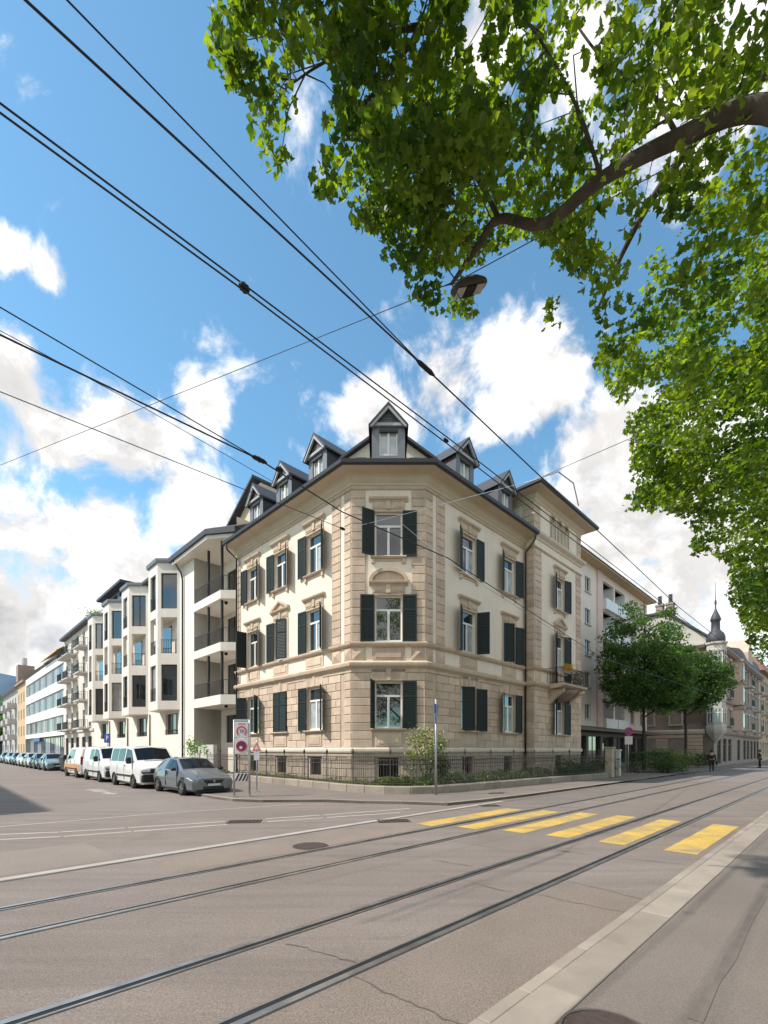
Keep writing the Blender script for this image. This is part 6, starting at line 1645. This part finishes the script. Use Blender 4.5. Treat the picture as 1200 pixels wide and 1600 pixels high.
def street_tree(label, base, h, zc, ells, ncl, per, rad, leaf, name='street_tree', m='leafdark', tr=.13):
    x, y, z = base; lim = [[(x, y, z, tr * 1.15), (x + .03, y, 2.5, tr), (x, y, zc, tr * .8), (x + .1, y, h * .8, tr * .35), (x, y, h, .03)]]
    for k in range(9):
        a = k * 2.4; z0 = zc - .4 + k * (h - zc) * .085; L = ells[0][3] * .75 * (1 - .05 * k)
        lim.append([(x, y, z0, tr * .5), (x + L * .5 * math.cos(a), y + L * .5 * math.sin(a), z0 + .9, tr * .3), (x + L * math.cos(a), y + L * math.sin(a), z0 + 1.5, .02)])
    return plane_tree(label, base, lim, ells, ncl, per, rad, leaf, False, name, m, 'darkbark', tr, 'simple', .018)
street_tree('taller dark green street tree in front of the pink block', (21.3, 37.9, 0), 14.2, 4.8, [(21.2, 37.8, 9.3, 3.6, 3.2, 5.0), (20.2, 37.6, 8.0, 3.0, 2.8, 3.0), (22.8, 37.8, 7.4, 2.6, 2.6, 2.6)], 330, 80, .78, .24)
street_tree('shorter dark green street tree before the turret house', (29.3, 44.9, 0), 12.2, 5.4, [(29.2, 45, 8.6, 3.2, 3.0, 3.4), (31.0, 44.8, 8.2, 2.4, 2.4, 2.4), (27.6, 44.4, 8.8, 2.8, 2.4, 3.2)], 320, 80, .80, .26)
pl_ = thing('roof_plants', 'green shrubs on the roof terrace of the balcony house', 'plants', LT(49, -1, 17.2))
link('crown', leaf_mesh('crown', [(random.gauss(0, .8), random.gauss(0, .6), random.uniform(.1, 1.9)) for _ in range(900)], .3, M['farleaf'], 'simple'), pl_)
# trees at the end of the side street
for k, (t, q, h, l) in enumerate(((146, .3, 15, 'bright green tree at the very end of the side street'), (158, -3.5, 19, 'taller green tree behind the end of the side street'), (151, 4.5, 13, 'rounded green tree on the far side of the side street'))):
    c = LT(t, q)
    street_tree(l, (c.x, c.y, 0), h, 4, [(c.x, c.y, h * .6, 5.5, 5.5, h * .4)], 90, 40, 1.3, .7, 'far_tree', 'farleaf', .25)
# balcony flowers and geraniums
fl = thing('flower_box', 'yellow flower box hanging on the iron balcony railing', 'flower box', FW.p(WX[0] - 1.35, -1.1, 6.5))
link('box', MB().box(-.4, .4, -.12, .12, 0, .22, .02).mesh('box', M['brownstone']), fl, (0, 0, 0), FW.rz)
link('flowers', leaf_mesh('flowers', [(random.gauss(0, .22), random.gauss(0, .18), random.uniform(.15, .6)) for _ in range(320)], .11, leafmat('yellow_blossom', (.35, .20, .02), (.55, .34, .03), .3), 'simple'), fl)
bp = thing('balcony_plants', 'trailing plants and pots at the far end of the iron balcony', 'plants', FW.p(WX[0] + 1.2, -.6, 5.96))
link('foliage', leaf_mesh('foliage', [(random.gauss(0, .3), random.gauss(0, .25), random.uniform(.1, 1.1)) for _ in range(420)], .12, leafmat('mauve_leaf', (.10, .07, .06), (.16, .13, .08), .3), 'simple'), bp)
link('pot', MB().lathe([(.16, 0), (.2, .3), (.22, .32)], 12).mesh('pot', M['brownstone']), bp)

# ------------------------------------------------------------------ people
def person(label, loc, rz, h, top, trousers, bag=None, stride=.22):
    t = thing('person', label, 'person', loc, rz); k = h / 1.75
    skin = mat('skin', (.42, .26, .19), .6, .05)
    def skinned(name, verts, edges, rad, m, root=0):
        me = bpy.data.meshes.new(name); me.from_pydata([Vector(v) * k for v in verts], edges, []); me.materials.append(m)
        o = link(name, me, t); o.modifiers.new('skin', 'SKIN')
        for i, r in enumerate(rad): me.skin_vertices[0].data[i].radius = (r[0] * k, r[1] * k)
        me.skin_vertices[0].data[root].use_root = True
        s = o.modifiers.new('sub', 'SUBSURF'); s.levels = 1; s.render_levels = 2
        return o
    f = stride
    V = [(0, 0, .95), (0, 0, 1.15), (0, 0, 1.38), (0, 0, 1.50), (0, -.01, 1.62), (0, -.01, 1.74),
         (-.10, 0, .90), (-.11, -f * .5, .50), (-.11, -f * .6, .09), (-.11, -f * .6 - .16, .04), (.10, 0, .90), (.11, f * .25, .50), (.11, f, .12), (.12, f - .14, .04),
         (-.20, 0, 1.40), (-.25, f * .3, 1.14), (-.24, f * .1, .90), (-.24, f * .02, .80), (.20, 0, 1.40), (.25, -f * .2, 1.14), (.24, -f * .5, .92), (.24, -f * .6, .82)]
    E = [(0, 1), (1, 2), (2, 3), (3, 4), (4, 5), (0, 6), (6, 7), (7, 8), (8, 9), (0, 10), (10, 11), (11, 12), (12, 13), (2, 14), (14, 15), (15, 16), (16, 17), (2, 18), (18, 19), (19, 20), (20, 21)]
    Rr = [(.14, .10), (.13, .09), (.16, .10), (.055, .055), (.085, .10), (.06, .07)] + [(.085, .085), (.06, .06), (.04, .045), (.04, .03)] * 2 + [(.06, .06), (.045, .045), (.032, .032), (.035, .02)] * 2
    skinned('body', V, E, Rr, skin)
    g = lambda ids: [V[i] for i in ids]
    skinned('jacket', g([0, 1, 2, 14, 15, 16, 18, 19, 20]), [(0, 1), (1, 2), (2, 3), (3, 4), (4, 5), (2, 6), (6, 7), (7, 8)], [(.165, .125), (.15, .115), (.185, .125)] + [(.085, .085), (.065, .065), (.055, .055)] * 2, top)
    skinned('trousers', g([0, 6, 7, 8, 10, 11, 12]), [(0, 1), (1, 2), (2, 3), (0, 4), (4, 5), (5, 6)], [(.155, .115), (.105, .105), (.08, .08), (.065, .065), (.105, .105), (.08, .08), (.065, .065)], trousers)
    link('hair', MB().lathe([(.03, 1.60), (.10, 1.62), (.112, 1.70), (.095, 1.77), (.04, 1.805), (.0, 1.81)], 12, 0, .012).mesh('hair', mat('dark_hair', (.02, .015, .012), .6), True), t).scale = (k, k, k)
    for s, v in ((-1, V[9]), (1, V[13])): link('shoe', MB().box(v[0] * k - .05, v[0] * k + .05, v[1] * k - .06, v[1] * k + .2, 0, .09, .03).mesh('shoe', SBLK), t)
    if bag: link('bag', MB().box(-.38, -.26, -.16, .16, .55, .86, .04).mesh('bag', bag), t)
person('person in dark clothes walking on the road before the turret house', (26.95, 38.0, 0), R(150), 1.72, mat('dark_coat', (.018, .016, .018), .8), mat('dark_trousers', (.025, .02, .022), .8), mat('dark_bag', (.03, .02, .018), .7))
person('person in black standing near the shops at the far right', (36.6, 45.0, 0), R(-140), 1.75, mat('black_coat', (.012, .012, .013), .8), mat('black_trousers', (.014, .014, .016), .8), None, .1)
